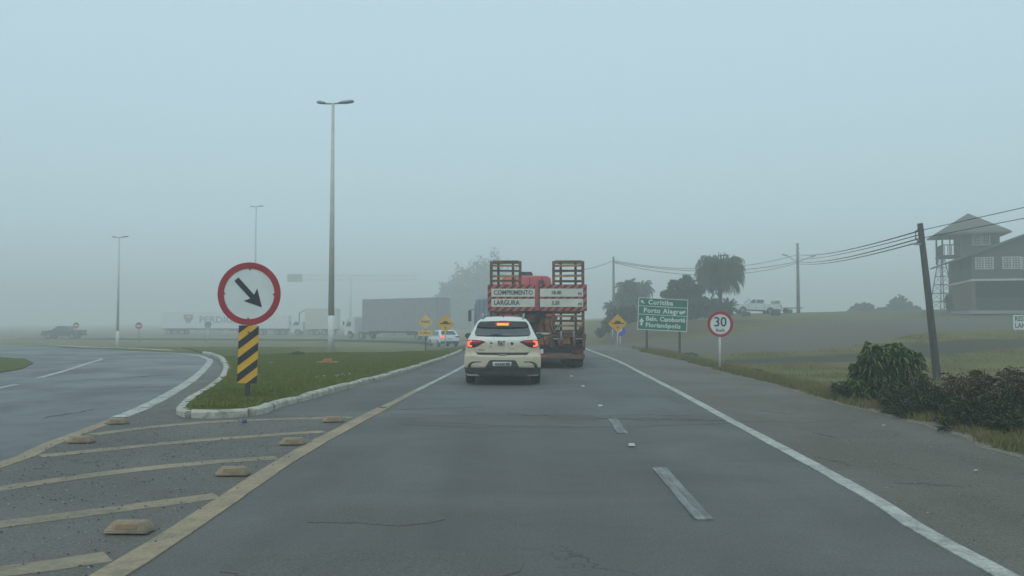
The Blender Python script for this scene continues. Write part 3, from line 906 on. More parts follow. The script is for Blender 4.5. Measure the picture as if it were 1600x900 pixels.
def clip_rect(poly, x0, x1, z0, z1):
    def cl(p, ax, v, keep):
        out = []
        for i in range(len(p)):
            a, b_ = p[i], p[(i + 1) % len(p)]
            ia, ib = keep(a[ax], v), keep(b_[ax], v)
            if ia: out.append(a)
            if ia != ib:
                t = (v - a[ax]) / (b_[ax] - a[ax]); out.append((a[0] + (b_[0] - a[0]) * t, a[1] + (b_[1] - a[1]) * t))
        return out
    ge = lambda a, v: a >= v; le = lambda a, v: a <= v
    for ax, v, k in ((0, x0, ge), (0, x1, le), (1, z0, ge), (1, z1, le)):
        poly = cl(poly, ax, v, k)
        if not poly: return []
    return poly
sl = .80
for k in range(5):
    z0 = bt - .01 - k * .282 + .06
    q = clip_rect([(-bw - .1, z0 - (bw + .1) * sl * 1 - .05), (bw + .1, z0 + (bw + .1) * sl - .05), (bw + .1, z0 + (bw + .1) * sl + .09), (-bw - .1, z0 - (bw + .1) * sl + .09)], -bw, bw, bb, bt)
    if len(q) > 2: MB().prism(q, -.018, -.0142).build('black_stripe', M['sign_black'], board)

# -- green direction sign
Y0 = 41
tl, tr, br, bl = A(998, 464, Y0), A(1075.5, 469, Y0), A(1073, 518.5, Y0), A(995, 515, Y0)
ctr = (tl + tr + br + bl) / 4
gz = HB(ctr.x, Y0)
r = empty('direction_sign', (ctr.x, Y0, gz), 0, 'green highway direction sign with white lettering and arrows', 'road sign')
W, Hh = 2.98, 1.93; gs = 41 / 50; hz = ctr.z - gz
Mx = T((0, 0, hz)) @ Matrix.Rotation(R(3.0), 4, 'Y') @ Matrix.Scale(gs, 4)
MB().box((0, 0, 0), (W, .03, Hh), mat=Mx).build('panel', M['sign_green'], r)
fr = MB()
for c_, d_ in (((0, -.018, Hh/2-.02), (W, .012, .04)), ((0, -.018, -Hh/2+.02), (W, .012, .04)), ((-W/2+.02, -.0183, 0), (.04, .012, Hh-.08)), ((W/2-.02, -.0183, 0), (.04, .012, Hh-.08)),
             ((0, -.018, Hh/2-.50), (W-.08, .012, .035)), ((0, -.018, Hh/2-1.0), (W-.08, .012, .035))):
    fr.box(c_, d_, mat=Mx)
fr.build('border', M['sign_white'], r)
def gtext(s, x, z, size=.30, sp=1.25):
    text_mesh('lettering', s, size, M['sign_white'], r, Mx @ T((x, -.02, z)), bold=.012, spacing=sp)
gtext('Curitiba', -.90, .70, .40, 1.12); gtext('Porto Alegre', -1.16, .20, .40, 1.1); gtext('Baln. Camboriú', -1.0, -.29, .37, 1.02); gtext('Florianópolis', -1.0, -.67, .37, 1.08)
for x, z, a, s in ((-1.25, .71, 135, .30), (1.24, .20, 45, .30), (-1.25, -.48, 90, .46)):
    ar = [(-.5, -.13), (.0, -.13), (-.02, -.36), (.5, 0), (-.02, .36), (.0, .13), (-.5, .13)]
    MB().prism(m_rot2(ar, R(a), s, (x, z)), -.026, -.018, mat=Mx).build('arrow', M['sign_white'], r)
for px, h2 in ((-.78, hz - .2), (.84, hz - .2)):
    MB().box((px, .06, h2 / 2 - .1), (.10, .08, h2 + .3)).build('post', M['post_dark'], r)

# -- 30 km/h sign
Y0 = 24.9; gp_ = A(1125, 578, Y0); gz = H(gp_.x, Y0)
r = empty('speed_limit_sign', (gp_.x, Y0, gz), 0, 'round white speed sign reading 30 Km/h with a red rim on a white post', 'traffic sign')
r.rotation_euler = (0, R(.6), 0)
c = A(1126, 506.5, Y0); cx, cz = .0, c.z - gz
MB().tube([(0, .02, -.05), (0, .02, cz + .2)], .036, 12).build('post', M['white_paint'], r)
MB().prism(disc_poly(.37, 56, (cx, cz)), -.028, -.020).build('plate', M['sign_white'], r)
ring(MB(), .302, .382, -.038, -.018, 56, (cx, cz)).build('rim', M['sign_red'], r)
text_mesh('numerals', '30', .40, M['sign_black'], r, T((0, -.030, cz + .055)), 'CENTER', bold=.004, sx=.98)
text_mesh('unit_lettering', 'Km/h', .12, M['sign_black'], r, T((0, -.030, cz - .185)), 'CENTER', bold=.002)

# -- yellow hump signs
def hump_sign(px, pyc, py_base, Y, half, label, red, mat='sign_yellow'):
    c = A(px, pyc, Y); gz = HB(c.x, Y) if c.x > 0 else max(H(c.x, Y), A(px, py_base, Y).z)
    r = empty('hump_warning_sign', (c.x, Y, gz), 0, label, 'traffic sign')
    cz = c.z - gz
    MB().tube([(0, .03, -.1), (0, .03, cz + .2)], .035, 10).build('post', M['white_paint'], r)
    MB().prism([(0, cz - half), (half, cz), (0, cz + half), (-half, cz)], -.012, -.004).build('plate', M[mat], r, bevel=0)
    k = half
    hump = [(-.62*k, -.06*k), (.62*k, -.06*k), (.62*k, .06*k), (.36*k, .06*k), (.26*k, .2*k), (.12*k, .27*k), (-.12*k, .27*k), (-.26*k, .2*k), (-.36*k, .06*k), (-.62*k, .06*k)]
    MB().prism([(a, b_ + cz + .02 * k) for a, b_ in hump], -.018, -.0125).build('hump_symbol', M['sign_black'], r)
    if red:
        MB().prism([(a, b_ + cz + .02 * k) for a, b_ in [(-.62*k, -.06*k), (-.36*k, -.06*k), (-.36*k, .06*k), (-.62*k, .06*k)]], -.021, -.0185).build('red_marking', M['sign_red'], r)
    a2 = m_rot2([(-.13, -.045), (.03, -.045), (0, -.11), (.14, 0), (0, .11), (.03, .045), (-.13, .045)], R(35 if red else -60), half * 1.0, (0, cz - .42 * k))
    MB().prism(a2, -.018, -.0125).build('arrow', M['sign_black'], r)
    return r
hump_sign(965, 505.5, 545, 43.5, .50, 'yellow diamond road hump sign on white post right of the road', True)
hump_sign(696, 506, 541, 47, .52, 'yellow diamond road hump sign left of the road beside the white saloon', False)
# round blue sign and thin posts behind
Y0 = 56; c = A(969, 517, Y0); gz = HB(c.x, Y0)
r = empty('blue_sign', (c.x, Y0, gz), 0, 'small blue and white sign half hidden behind the right yellow hump sign', 'traffic sign')
MB().tube([(0, .03, -.1), (0, .03, c.z - gz)], .04, 8).build('post', M['white_paint'], r)
MB().prism(disc_poly(.36, 24, (0, c.z - gz)), -.01, 0).build('plate', M['sign_blue'], r)
MB().prism(m_rot2(ARROW, R(45), .4, (0, c.z - gz)), -.016, -.0105).build('arrow', M['sign_white'], r)
c = A(957, 514, 57)
tag(MB().tube([(c.x, 57, HB(c.x, 57) - .1), (c.x, 57, c.z)], .05, 8).build('marker_post', M['steel_grey']), 'thin grey post behind the left corner of the right hump sign', 'post')
# PARE sign
Y0 = 56; c = A(665, 503, Y0); gz = H(c.x, Y0)
r = empty('stop_ahead_sign', (c.x, Y0, gz), 0, 'faded yellow diamond sign reading PARE over a small 100 m plate', 'traffic sign')
cz = c.z - gz; k = .50
MB().tube([(0, .03, -.1), (0, .03, cz + .2)], .04, 8).build('post', M['post_dark'], r)
MB().prism([(0, cz - k), (k, cz), (0, cz + k), (-k, cz)], -.012, -.004).build('plate', M['sign_yellow_pale'], r)
text_mesh('lettering', 'PARE', .23, M['sign_black'], r, T((0, -.014, cz)), 'CENTER', bold=.008, spacing=1.15)
pz = A(664, 520.5, Y0).z - gz
MB().box((-.02, -.008, pz), (.98, .012, .40)).build('distance_plate', M['sign_yellow_pale'], r)
text_mesh('lettering', 'A 100 m', .20, M['sign_black'], r, T((-.02, -.016, pz)), 'CENTER', bold=.006)
# far roundabout signs
def far_round(px, py, Y, rad, label, rim, post, back):
    c = A(px, py, Y); gz = H(c.x, Y)
    r = empty('regulatory_sign', (c.x, Y, gz), 0, label, 'traffic sign')
    MB().tube([(0, .03, -.1), (0, .03, c.z - gz)], .05, 8).build('post', M[post], r)
    MB().prism(disc_poly(rad, 28, (0, c.z - gz)), -.012, -.003).build('plate', M[back], r)
    if rim:
        MB().box((0, -.018, c.z - gz), (rad * 1.3, .008, rad * .36)).build('bar', M['sign_white'], r)
    return r
far_round(217, 509, 95, .40, 'small red no-entry sign in the fog between the lamp post and the white lorry', True, 'sign_back', 'sign_red')
far_round(119, 508.5, 112, .42, 'small red sign in the fog behind the dark pickup', True, 'sign_back', 'sign_red')
far_round(325, 507.5, 98, .40, 'grey back of a round sign on a white post before the white lorry', False, 'white_paint', 'sign_back')
# restaurant board at the frame edge
Y0 = 52; c = A(1583, 492, Y0); gz = HB(c.x + 1, Y0)
r = empty('restaurant_board', (c.x, Y0, gz), 0, 'white board lettered REST and LANC on thin posts at the right frame edge', 'sign')
zt, zb2 = A(1583, 492, Y0).z - gz, A(1583, 515, Y0).z - gz
MB().box((1.5, 0, (zt + zb2) / 2), (3.0, .04, zt - zb2)).build('panel', M['sign_white'], r)
text_mesh('lettering', 'RESTAURANTE', .42, M['sign_black'], r, T((.08, -.026, zt - .25)), bold=.01, sx=.85)
text_mesh('lettering', 'LANCHONETE', .42, M['sign_black'], r, T((.08, -.026, zt - .68)), bold=.01, sx=.85)
for q in (.15, 2.85): MB().box((q, .05, zb2 / 2), (.06, .06, zb2 + .2)).build('post', M['sign_back'], r)

# ================================================================ LAMP POSTS
def street_lamp(px, py_base, Y, h, label, near=False, r0=.13):
    c = A(px, 500, Y); gz = (HI(c.x, Y) if near else H(c.x, Y))
    r = empty('street_lamp', (c.x, Y, gz - .1), 0, label, 'street lamp', 'street lamps on the left side')
    t = h + .1
    MB().tube([(0, 0, 1.55), (0, 0, t)], [r0 * .93, r0 * .42], 16).build('pole', M['pole_paint'], r)
    MB().tube([(0, 0, 0), (0, 0, 1.55)], [r0, r0 * .94], 16).build('white_base', M['white_paint'], r)
    MB().tube([(-.62, 0, t + .04), (-.3, 0, t), (0, 0, t), (.3, 0, t + .02), (.5, 0, t + .05)], .032, 8).build('crossarm', M['steel_grey'], r)
    hd = MB()   # right head seen from below, tapering cobra shape
    for sx, x0, L, w in ((1, .2, .62, .15), (-1, .28, .36, .10)):
        vs = []; fs = []
        st = [(0, .035, .03, 0), (.25, w * .8, .055, .02), (.7, w, .06, .05), (.92, w * .7, .05, .07), (1, w * .3, .02, .06)]
        for q, ww, hh, dz in st:
            xx = sx * (x0 + q * L); zz = t + .02 + dz * (1 if sx > 0 else .4)
            vs += [(xx, -ww, zz - hh * .5), (xx, ww, zz - hh * .5), (xx, ww * .7, zz + hh), (xx, -ww * .7, zz + hh)]
        for i in range(4):
            for j in range(4): fs.append((i * 4 + j, i * 4 + (j + 1) % 4, i * 4 + 4 + (j + 1) % 4, i * 4 + 4 + j))
        fs += [(3, 2, 1, 0), (16, 17, 18, 19)]
        MB().add(vs, fs, True).build('lamp_head', M['steel_grey'], r)
    mb = MB().tube([(-.52, 0, t + .05), (-.52, 0, t + .13)], .03, 8); mb.build('photocell', M['steel_grey'], r)
    return r
street_lamp(517.5, 562, 32.3, A(520, 162, 32.3).z - HI(A(517, 500, 32.3).x, 32.3), 'tall grey street lamp with white painted base standing on the near grass island', True)
street_lamp(184, 543, 75, A(184, 371, 75).z - H(A(184, 500, 75).x, 75), 'distant street lamp with white base left of the round arrow sign')
street_lamp(398, 540, 88, A(398, 323, 88).z - H(A(398, 500, 88).x, 88), 'faint foggy street lamp rising above the round arrow sign')

# ================================================================ POWER POLES + CABLES
Yp = 29.0; top = A(1437.5, 349, Yp); bot = A(1466, 600, Yp); gz = HB(bot.x, Yp)
lean = Vector((top.x - bot.x, 0, top.z - gz))
r = empty('utility_pole', (bot.x, Yp, gz), 0, 'dark weathered utility pole leaning left behind the roadside bushes', 'utility pole')
MB().tube([(0, 0, -.3), lean * .5, lean], [.135, .115, .095], 12).build('pole', M['pole_wood'], r)
at1 = lambda py: Vector((bot.x, Yp, gz)) + lean * ((A(1440, py, Yp).z - gz) / lean.z)
q = (lean * .93)
MB().tube([(q.x - .1, -.03, q.z - .28), (q.x - .22, -.05, q.z - .15), (q.x - .22, -.05, q.z + .1), (q.x - .1, -.03, q.z + .18), (q.x, 0, q.z + .1)], .022, 6).build('cable_loop', M['wire'], r)
MB().box((q.x - .12, -.02, q.z - .34), (.3, .1, .07)).build('bracket', M['steel_grey'], r)
def upole(px, py_top, Y, r0, label):
    c = A(px, py_top, Y); gz = HB(c.x, Y)
    r = empty('utility_pole', (c.x, Y, gz), 0, label, 'utility pole')
    MB().tube([(0, 0, -.3), (0, 0, c.z - gz)], [r0, r0 * .62], 10).build('pole', M['concrete'], r)
    return r, c.z - gz, c
r2, h2, c2 = upole(1246, 380, 95, .22, 'concrete utility pole with two raised lamp arms standing by the white pickup')
for s, dx, z1, z2 in ((-1, 1.35, A(1246, 410, 95).z - r2.location.z, A(1227, 399, 95).z - r2.location.z), (1, 1.45, A(1246, 409, 95).z - r2.location.z, A(1266, 401, 95).z - r2.location.z)):
    arm = MB().tube([(0, -.1, z1), (s * dx * .6, -.2, z1 + (z2 - z1) * .55), (s * dx, -.25, z2)], .045, 6).build('lamp_arm', M['steel_grey'], r2)
    MB().box((s * (dx + .22), -.25, z2 + .02), (.55, .22, .16), rot=(0, s * -.25, 0)).build('lamp_head', M['steel_grey'], arm, bevel=.03)
for z in (h2 - .6, h2 - 1.1, h2 - 1.6): MB().box((.16, 0, z), (.18, .12, .1)).build('insulator', M['steel_grey'], r2)
r3, h3, c3 = upole(958.5, 401, 85, .16, 'slim utility pole in front of the hazy trees beyond the right hump sign')
r5 = empty('utility_pole', (20, 8, HB(20, 8)), 0, 'utility pole beside the field outside the right edge of the photograph', 'utility pole')
MB().tube([(0, 0, -.3), (0, 0, 7.0)], [.14, .10], 10).build('pole', M['pole_wood'], r5)
def cable(a, b, sag, rad, label, grp=None):
    a = Vector(a); b = Vector(b); n = 22
    pts = [a.lerp(b, i / n) - Vector((0, 0, 4 * sag * (i / n) * (1 - i / n))) for i in range(n + 1)]
    o = MB().tube([p - a for p in pts], rad, 5).build('power_cable', M['wire'], loc=a)
    return tag(o, label, 'cable', grp)
Y2 = 95
for (pa, pb, sg, rr, w_) in ((360, 398, .35, .024, 'uppermost'), (366, 405, .25, .018, 'second highest'), (371.5, 409, .35, .024, 'third highest'), (377, 412, .35, .022, 'lowest')):
    cable(at1(pa), A(1246, pb, Y2), sg, rr, w_ + ' black cable between the leaning pole and the pole with lamp arms', 'cables between leaning pole and lamp pole')
for (pa, pb, sg, rr, w_) in ((398, 407, 1.2, .026, 'highest'), (409, 409, 1.0, .03, 'middle'), (411, 410, 1.35, .026, 'lowest')):
    cable(A(1246, pa, Y2), A(958.5, pb, 85), sg, rr, w_ + ' cable running from the lamp arm pole across the palm to the slim pole', 'cables passing over the palm')
cable(A(958.5, 407, 85), Vector((3.0, 60, 5.0)), .3, .022, 'thin cable dropping left from the slim pole behind the loaded trailer')
cable(at1(360), Vector((20, 8, A(1600, 323, 25).z + 1.15)), .05, .012, 'upper dark cable running from the leaning pole out of frame to the right')
cable(at1(372), Vector((20, 8, A(1600, 343, 25).z + 1.0)), .05, .012, 'lower dark cable running from the leaning pole out of frame to the right')

# ================================================================ VEGETATION
def leaf_mat(name, c1, c2, c3, rough=.6):
    m, n, b = new_mat(name)
    f1 = noise_fac(n, 1.0, 3, .6, lo=.35, hi=.65); f2 = noise_fac(n, 7, 2, .6, lo=.3, hi=.7)
    c = mixc(n, f1, c1, c2); c = mixc(n, mul(n, f2, .7), c, c3)
    n.links.new(c, b.inputs['Base Color']); _val(b, 'Roughness', rough); _val(b, 'Specular IOR Level', .25)
    return m
M['leaf_dark'] = leaf_mat('dark_leaves', (0.045, 0.060, 0.026), (0.065, 0.080, 0.036), (0.028, 0.038, 0.018))
M['leaf_mid'] = leaf_mat('mid_leaves', (0.045, 0.070, 0.028), (0.065, 0.090, 0.036), (0.028, 0.045, 0.018))
M['leaf_palm'] = leaf_mat('palm_leaflets', (0.060, 0.080, 0.038), (0.090, 0.110, 0.055), (0.040, 0.052, 0.028))
M['leaf_bush'] = leaf_mat('bush_leaves', (0.150, 0.245, 0.065), (0.230, 0.320, 0.100), (0.075, 0.130, 0.040))
M['leaf_lowbush'] = leaf_mat('low_weed_leaves', (0.090, 0.130, 0.044), (0.145, 0.170, 0.062), (0.055, 0.075, 0.030))
M['leaf_brown'] = leaf_mat('rusty_leaves', (0.220, 0.150, 0.062), (0.290, 0.205, 0.095), (0.110, 0.110, 0.045))
M['bark'] = simple('bark', (0.085, 0.075, 0.062), .95, col2=(0.05, 0.045, 0.038), scale=6, bump_s=.5)
M['straw'] = simple('dry_straw', (0.26, 0.21, 0.13), .9, col2=(0.17, 0.13, 0.08), scale=12)

def leaf_cloud(blobs, n, size, parent, mat, name='crown', droop=.0, aspect=1.0, shell=.55):
    """blobs: (cx,cy,cz,rx,ry,rz); leaf quads folded at random, denser toward the shell"""
    blobs = np.array(blobs, float)
    w = (blobs[:, 3] * blobs[:, 4] * blobs[:, 5]) ** (2 / 3); w /= w.sum()
    bi = rng.choice(len(blobs), n, p=w)
    d = rng.normal(size=(n, 3)); d /= np.linalg.norm(d, axis=1)[:, None]
    rad = shell + (1 - shell) * rng.random(n) ** .7
    rad *= 1 + .22 * np.sin(d[:, 0] * 7 + bi) * np.cos(d[:, 2] * 6 + bi * 2) + .12 * np.abs(rng.normal(size=n))
    c = blobs[bi, :3] + d * rad[:, None] * blobs[bi, 3:]
    u = rng.normal(size=(n, 3)); u[:, 2] -= droop * 2; u /= np.linalg.norm(u, axis=1)[:, None]
    v = np.cross(u, rng.normal(size=(n, 3))); v /= np.linalg.norm(v, axis=1)[:, None]
    s = size * rng.uniform(.6, 1.3, n)[:, None]
    L = s * aspect
    V = np.stack([c - u * L * .5, c + v * s * .28, c + u * L * .5, c - v * s * .28], 1)
    F = np.arange(n * 4).reshape(n, 4)
    o = np_mesh(name, V.reshape(-1, 3), F, mat, parent)
    return o

def tree(name, px, py_base, Y, blobs_px, n, leaf, label, mat='leaf_dark', trunk=(.22, .1), group=None, cat='tree', branches=True, hf=HB, droop=0.0):
    """blobs_px: (px, py, rpx_x, rpx_y) sizes in pixels at distance Y"""
    c = A(px, 500, Y); gz = hf(c.x, Y)
    r = empty(name, (c.x, Y, gz), 0, label, cat, group)
    k = Y / FPX; bl = []
    for q in blobs_px:
        p = A(q[0], q[1], Y); dy = q[4] if len(q) > 4 else random.uniform(-.6, .6) * q[2] * k
        bl.append((p.x - c.x, dy, p.z - gz, q[2] * k, (q[2] + q[3]) / 2 * k, q[3] * k))
    leaf_cloud(bl, n, leaf, r, M[mat], droop=droop)
    if trunk:
        ml = max(b[2] for b in bl)
        tr = MB().tube([(0, 0, -.2), (.05, 0, ml * .3), (.0, .05, ml * .62)], [trunk[0], trunk[0] * .75, trunk[1]], 9)
        if branches:
            for b in bl:
                if b[2] > ml * .25:
                    tr.tube([(0, 0, min(ml * .35, b[2] * .6)), (b[0] * .5, b[1] * .5, b[2] * .7), (b[0], b[1], b[2])], [trunk[1] * .8, trunk[1] * .5, trunk[1] * .25], 6)
        tr.build('trunk', M['bark'], r)
    return r

def palm(px, py_c, Y, rpx, label, nf=58, down=1.0, trunk_r=.2, group=None, mat='leaf_palm', flat=.75, base_dx=0, fill_=0):
    c = A(px, py_c, Y); gz = HB(c.x, Y); k = Y / FPX; Rr = rpx * k
    r = empty('palm_tree', (c.x, Y, gz), 0, label, 'palm tree', group)
    hc = c.z - gz
    MB().tube([(base_dx, 0, -.2), (base_dx * .4, 0, hc * .5), (0, 0, hc)], [trunk_r * 1.15, trunk_r, trunk_r * .9], 10).build('trunk', M['bark'], r)
    V = []; Fq = []; stems = MB()
    for i in range(nf):
        az = i * 2.39996 + random.uniform(-.2, .2)
        up = (i / nf)                                       # 0: hanging old, 1: young upright
        el = lerp(-.25, 1.25, up ** .8) + random.uniform(-.12, .12)
        L = Rr * random.uniform(1.15, 1.4)
        p = Vector((0, 0, hc)); d = Vector((math.cos(az) * math.cos(el), math.sin(az) * math.cos(el), math.sin(el)))
        seg = 12; pts = [p.copy()]
        for s in range(seg):
            p = p + d * (L / seg); pts.append(p.copy())
            d = (d + Vector((0, 0, -(.13 + .12 * s / seg) * down))).normalized()
        stems.tube(pts, [.035 * (1 - j / (seg + 2)) + .006 for j in range(seg + 1)], 4)
        for j in range(2, seg + 1):
            for sub in range(3):
                q = pts[j - 1].lerp(pts[j], (sub + random.random()) / 3)
                t = (pts[j] - pts[j - 1]).normalized(); side = t.cross(Vector((0, 0, 1)))
                side = side.normalized() if side.length > .1 else Vector((1, 0, 0))
                for sg in (-1, 1):
                    ll = L * random.uniform(.20, .30) * (1 - .45 * abs(j / seg - .45))
                    e = q + side * sg * ll * .55 + t * ll * .35 + Vector((0, 0, -ll * flat * random.uniform(.6, 1.3)))
                    mid = q.lerp(e, .45) + Vector((0, 0, ll * .08)); wv = t * .03 * (Y / 80)
                    b0 = len(V)
                    V += [q - wv * .5, q + wv * .5, mid + wv, mid - wv, e]
                    Fq += [(b0, b0 + 1, b0 + 2), (b0, b0 + 2, b0 + 3), (b0 + 3, b0 + 2, b0 + 4)]
    np_mesh('fronds', [tuple(q) for q in V], Fq, M[mat], r)
    if fill_: leaf_cloud([(0, 0, hc + Rr * .30, Rr * .72, Rr * .72, Rr * .48), (0, 0, hc - Rr * .30, Rr * .80, Rr * .80, Rr * .62)], fill_, .34, r, M[mat], 'inner_fronds', droop=1.2, aspect=3.2, shell=.25)
    stems.build('stems', M[mat], r, fix=False)
    return r

# main drooping palm + grove beyond the green sign
palm(1125, 426, 80, 34, 'large drooping palm with a dense domed crown standing behind the white pickup nose', nf=110, down=.95, flat=1.1, fill_=500)
tree('leafy_tree', 1068, 480, 79, [(1060, 452, 16, 9), (1074, 444, 12, 9), (1043, 460, 10, 6), (1070, 463, 22, 10), (1088, 454, 11, 9), (1073, 435, 7, 5), (1053, 443, 8, 5), (1062, 476, 24, 9), (1085, 474, 20, 10)], 5600, .36,
     'dark rounded tree between the green sign top and the drooping palm', 'leaf_dark', (.18, .09))
palm(1110, 474, 78, 13, 'low arching palm clump under the dark tree right of the green sign', nf=26, down=.7, flat=.8, group=None)
palm(1138, 480, 82, 13, 'short spiky palm at the foot of the drooping palm', nf=34, down=.35, flat=.35)
tree('shrub', 1100, 500, 79, [(1080, 488, 12, 9), (1095, 486, 14, 10), (1112, 482, 18, 13), (1130, 486, 15, 11), (1072, 495, 10, 8)], 4200, .30, 'dark shrub mass under the grove right of the green sign', 'leaf_dark', None, cat='shrub')
palm(983, 452, 98, 19, 'hazy feathery palm above the left part of the grove', nf=46, down=.9, flat=.7)
palm(1003, 452, 102, 17, 'hazy palm immediately left of the green sign top', nf=40, down=.95, flat=.7)
palm(957, 480, 96, 13, 'low hazy palm leaning left beside the slim utility pole', nf=30, down=.8, flat=.7)
tree('leafy_tree', 985, 500, 97, [(975, 470, 16, 14), (990, 462, 14, 14), (1002, 474, 14, 13), (982, 447, 6, 9), (968, 485, 12, 10)], 5200, .36, 'hazy leafy tree behind the slim pole left of the green sign', 'leaf_mid', (.2, .1))
tree('shrub', 970, 515, 74, [(950, 508, 9, 11), (962, 498, 14, 16), (980, 495, 16, 15), (1000, 500, 16, 13), (938, 520, 7, 7), (1020, 506, 12, 9)], 7000, .28, 'tall dark shrub bank behind the right hump sign', 'leaf_dark', None, cat='shrub')
for i, (px, py, w, h_) in enumerate([(1350, 484, 17, 10), (1378, 488, 12, 7), (1408, 478, 15, 13), (1332, 491, 9, 6), (1430, 486, 7, 6)]):
    tree('distant_tree', px, 500, 128, [(px, py, w, h_), (px - w * .5, py + 5, w * .6, h_ * .7), (px + w * .5, py + 4, w * .6, h_ * .7)], 1500, .55,
         ['widest low tree blurred by fog on the field skyline', 'small low bush between the two larger foggy trees on the skyline', 'tallest foggy tree on the field skyline left of the leaning pole', 'leftmost low bush of the foggy skyline trees', 'thin foggy shrub just left of the leaning pole'][i], 'leaf_mid', (.2, .1), branches=False)
# dark masses deep in the fog
for i, (px, py, w, h_, Y) in enumerate([(735, 462, 34, 46, 240), (765, 454, 32, 52, 250), (705, 478, 26, 38, 245), (800, 468, 30, 44, 252)]):
    k = Y / FPX
    tree('fog_tree', px, 520, Y, [(px, py, w, h_), (px - w * .5, py + h_ * .5, w * .8, h_ * .7), (px + w * .5, py + h_ * .5, w * .8, h_ * .7), (px, py + h_ * .8, w * 1.2, h_ * .6), (px, py + 8, w * .6, h_ * .7)], 9000, 1.0,
         'blurred dark tree mass deep in the fog directly behind the red trailer truck', 'leaf_mid', (.4, .2), branches=False,
         group='trees deep in the fog behind the lorries')

# near roadside bushes
def stem_bush(name, px, Y, pts, label, mat, ll, lw, nleaf, cat='bush', droop=.8, hf=HB, stem_mat='bark', n_in=0):
    """pts: list of tip (px, py, dy) pixels; leaves sit along curved stems"""
    c = A(px, 600, Y); gz = hf(c.x, Y)
    r = empty(name, (c.x, Y, gz), 0, label, cat)
    st = MB(); V = []; F = []
    for (tx, ty, dy) in pts:
        tip = A(tx, ty, Y + dy); tip = Vector((tip.x - c.x, dy, tip.z - gz))
        base = Vector((tip.x * random.uniform(.3, .75), dy * .5, -.1))
        mid = base.lerp(tip, .55) + Vector((0, 0, .12 * tip.z)); n_ = 8
        pl = []
        for i in range(n_ + 1):
            t = i / n_; pl.append(base * (1 - t) ** 2 + mid * 2 * t * (1 - t) + tip * t * t)
        st.tube(pl, [.012 * (1 - i / (n_ + 1)) + .003 for i in range(n_ + 1)], 4)
        for j in range(nleaf):
            t = random.uniform(.25, 1) ** .7; i = min(n_ - 1, int(t * n_)); q = pl[i].lerp(pl[i + 1], t * n_ - i)
            az = random.uniform(0, 6.283); L = ll * random.choice((.45, .7, 1.0, 1.0, 1.3)) * random.uniform(.8, 1.15)
            out = Vector((math.cos(az), math.sin(az), random.uniform(.0, .7))).normalized()
            m_ = q + out * L * .45; e = m_ + (out * .6 + Vector((0, 0, -droop * random.uniform(.5, 1.3)))).normalized() * L * .6
            wv = out.cross(Vector((0, 0, 1))).normalized() * lw * random.uniform(.7, 1.2)
            b0 = len(V); V += [q, m_ + wv, m_ - wv, e]; F += [(b0, b0 + 1, b0 + 3), (b0, b0 + 3, b0 + 2)]
    st.build('stems', M[stem_mat], r, fix=False)
    o = np_mesh('foliage', [tuple(q) for q in V], F, M[mat], r); o['kind'] = 'stuff'
    return r
def fill(x0, x1, ytop, ybot, n, Yr, bias=1.0):
    out = []
    for _ in range(n):
        x = random.uniform(x0, x1); t = (x - x0) / (x1 - x0)
        yt = ytop(t) if callable(ytop) else ytop
        out.append((x, lerp(yt, ybot, random.random() ** bias), random.uniform(-Yr, Yr)))
    return out
random.seed(11)
dome = lambda t: 539 + 34 * abs(2 * t - 1) ** 4 + 5 * math.sin(t * 19)
stem_bush('bush', 1390, 15.2, fill(1334, 1442, dome, 632, 240, .6, 1.4), 'tall green bush with long drooping leaves left of the leaning pole', 'leaf_bush', .21, .017, 26, droop=1.2)
stem_bush('bush', 1330, 15.6, fill(1302, 1362, lambda t: 598 - 14 * t, 628, 90, .4), 'low green weeds at the left foot of the tall drooping bush', 'leaf_lowbush', .09, .012, 26, droop=.3)
stem_bush('bush', 1440, 13.6, fill(1375, 1500, lambda t: 590 + 8 * math.sin(t * 9), 645, 170, .7), 'tangled dark weeds in front of the leaning pole', 'leaf_lowbush', .09, .010, 28, droop=.4)
top2 = lambda t: 572 + 7 * math.sin(t * 14) + 10 * abs(t - .5)
stem_bush('bush', 1560, 12.6, fill(1476, 1720, top2, 622, 210, .9, 1.1), 'brownish bush with rusty leaf tips along the right frame edge', 'leaf_brown', .105, .012, 32, droop=.5)
stem_bush('bush', 1560, 11.6, fill(1462, 1760, lambda t: 606 + 10 * math.sin(t * 12), 682, 230, .8), 'dark green undergrowth below the rusty bush at the right edge', 'leaf_lowbush', .10, .012, 30, droop=.5)
stem_bush('bush', 1470, 12.9, fill(1392, 1545, lambda t: 612 + 24 * t + 6 * math.sin(t * 15), 655, 200, .5), 'low dark weeds spilling toward the shoulder below the dry stalks', 'leaf_lowbush', .09, .011, 28, droop=.4)
stem_bush('bush', 1610, 10.9, fill(1510, 1790, lambda t: 636 + 10 * math.sin(t * 11), 692, 180, .5), 'dense dark weeds along the verge nearest the right frame edge', 'leaf_lowbush', .10, .012, 28, droop=.45)
c = A(1450, 600, 14.2); gz = HB(c.x, 14.2); r = empty('dry_stalks', (c.x, 14.2, gz), 0, 'upright straw coloured dry stalks between the green and the rusty bush', 'dry plant')
for i in range(34):
    p = A(random.uniform(1422, 1485), random.uniform(562, 606), 14.2 + random.uniform(-.4, .4)); dx = p.x - c.x
    MB().tube([(dx * .9 + random.uniform(-.06, .06), p.y - 14.2, -.1), (dx, p.y - 14.2, (p.z - gz) * .6), (dx + random.uniform(-.12, .12), p.y - 14.2, p.z - gz)], [.007, .006, .003], 4).build('stalk', M['straw'], r, fix=False)
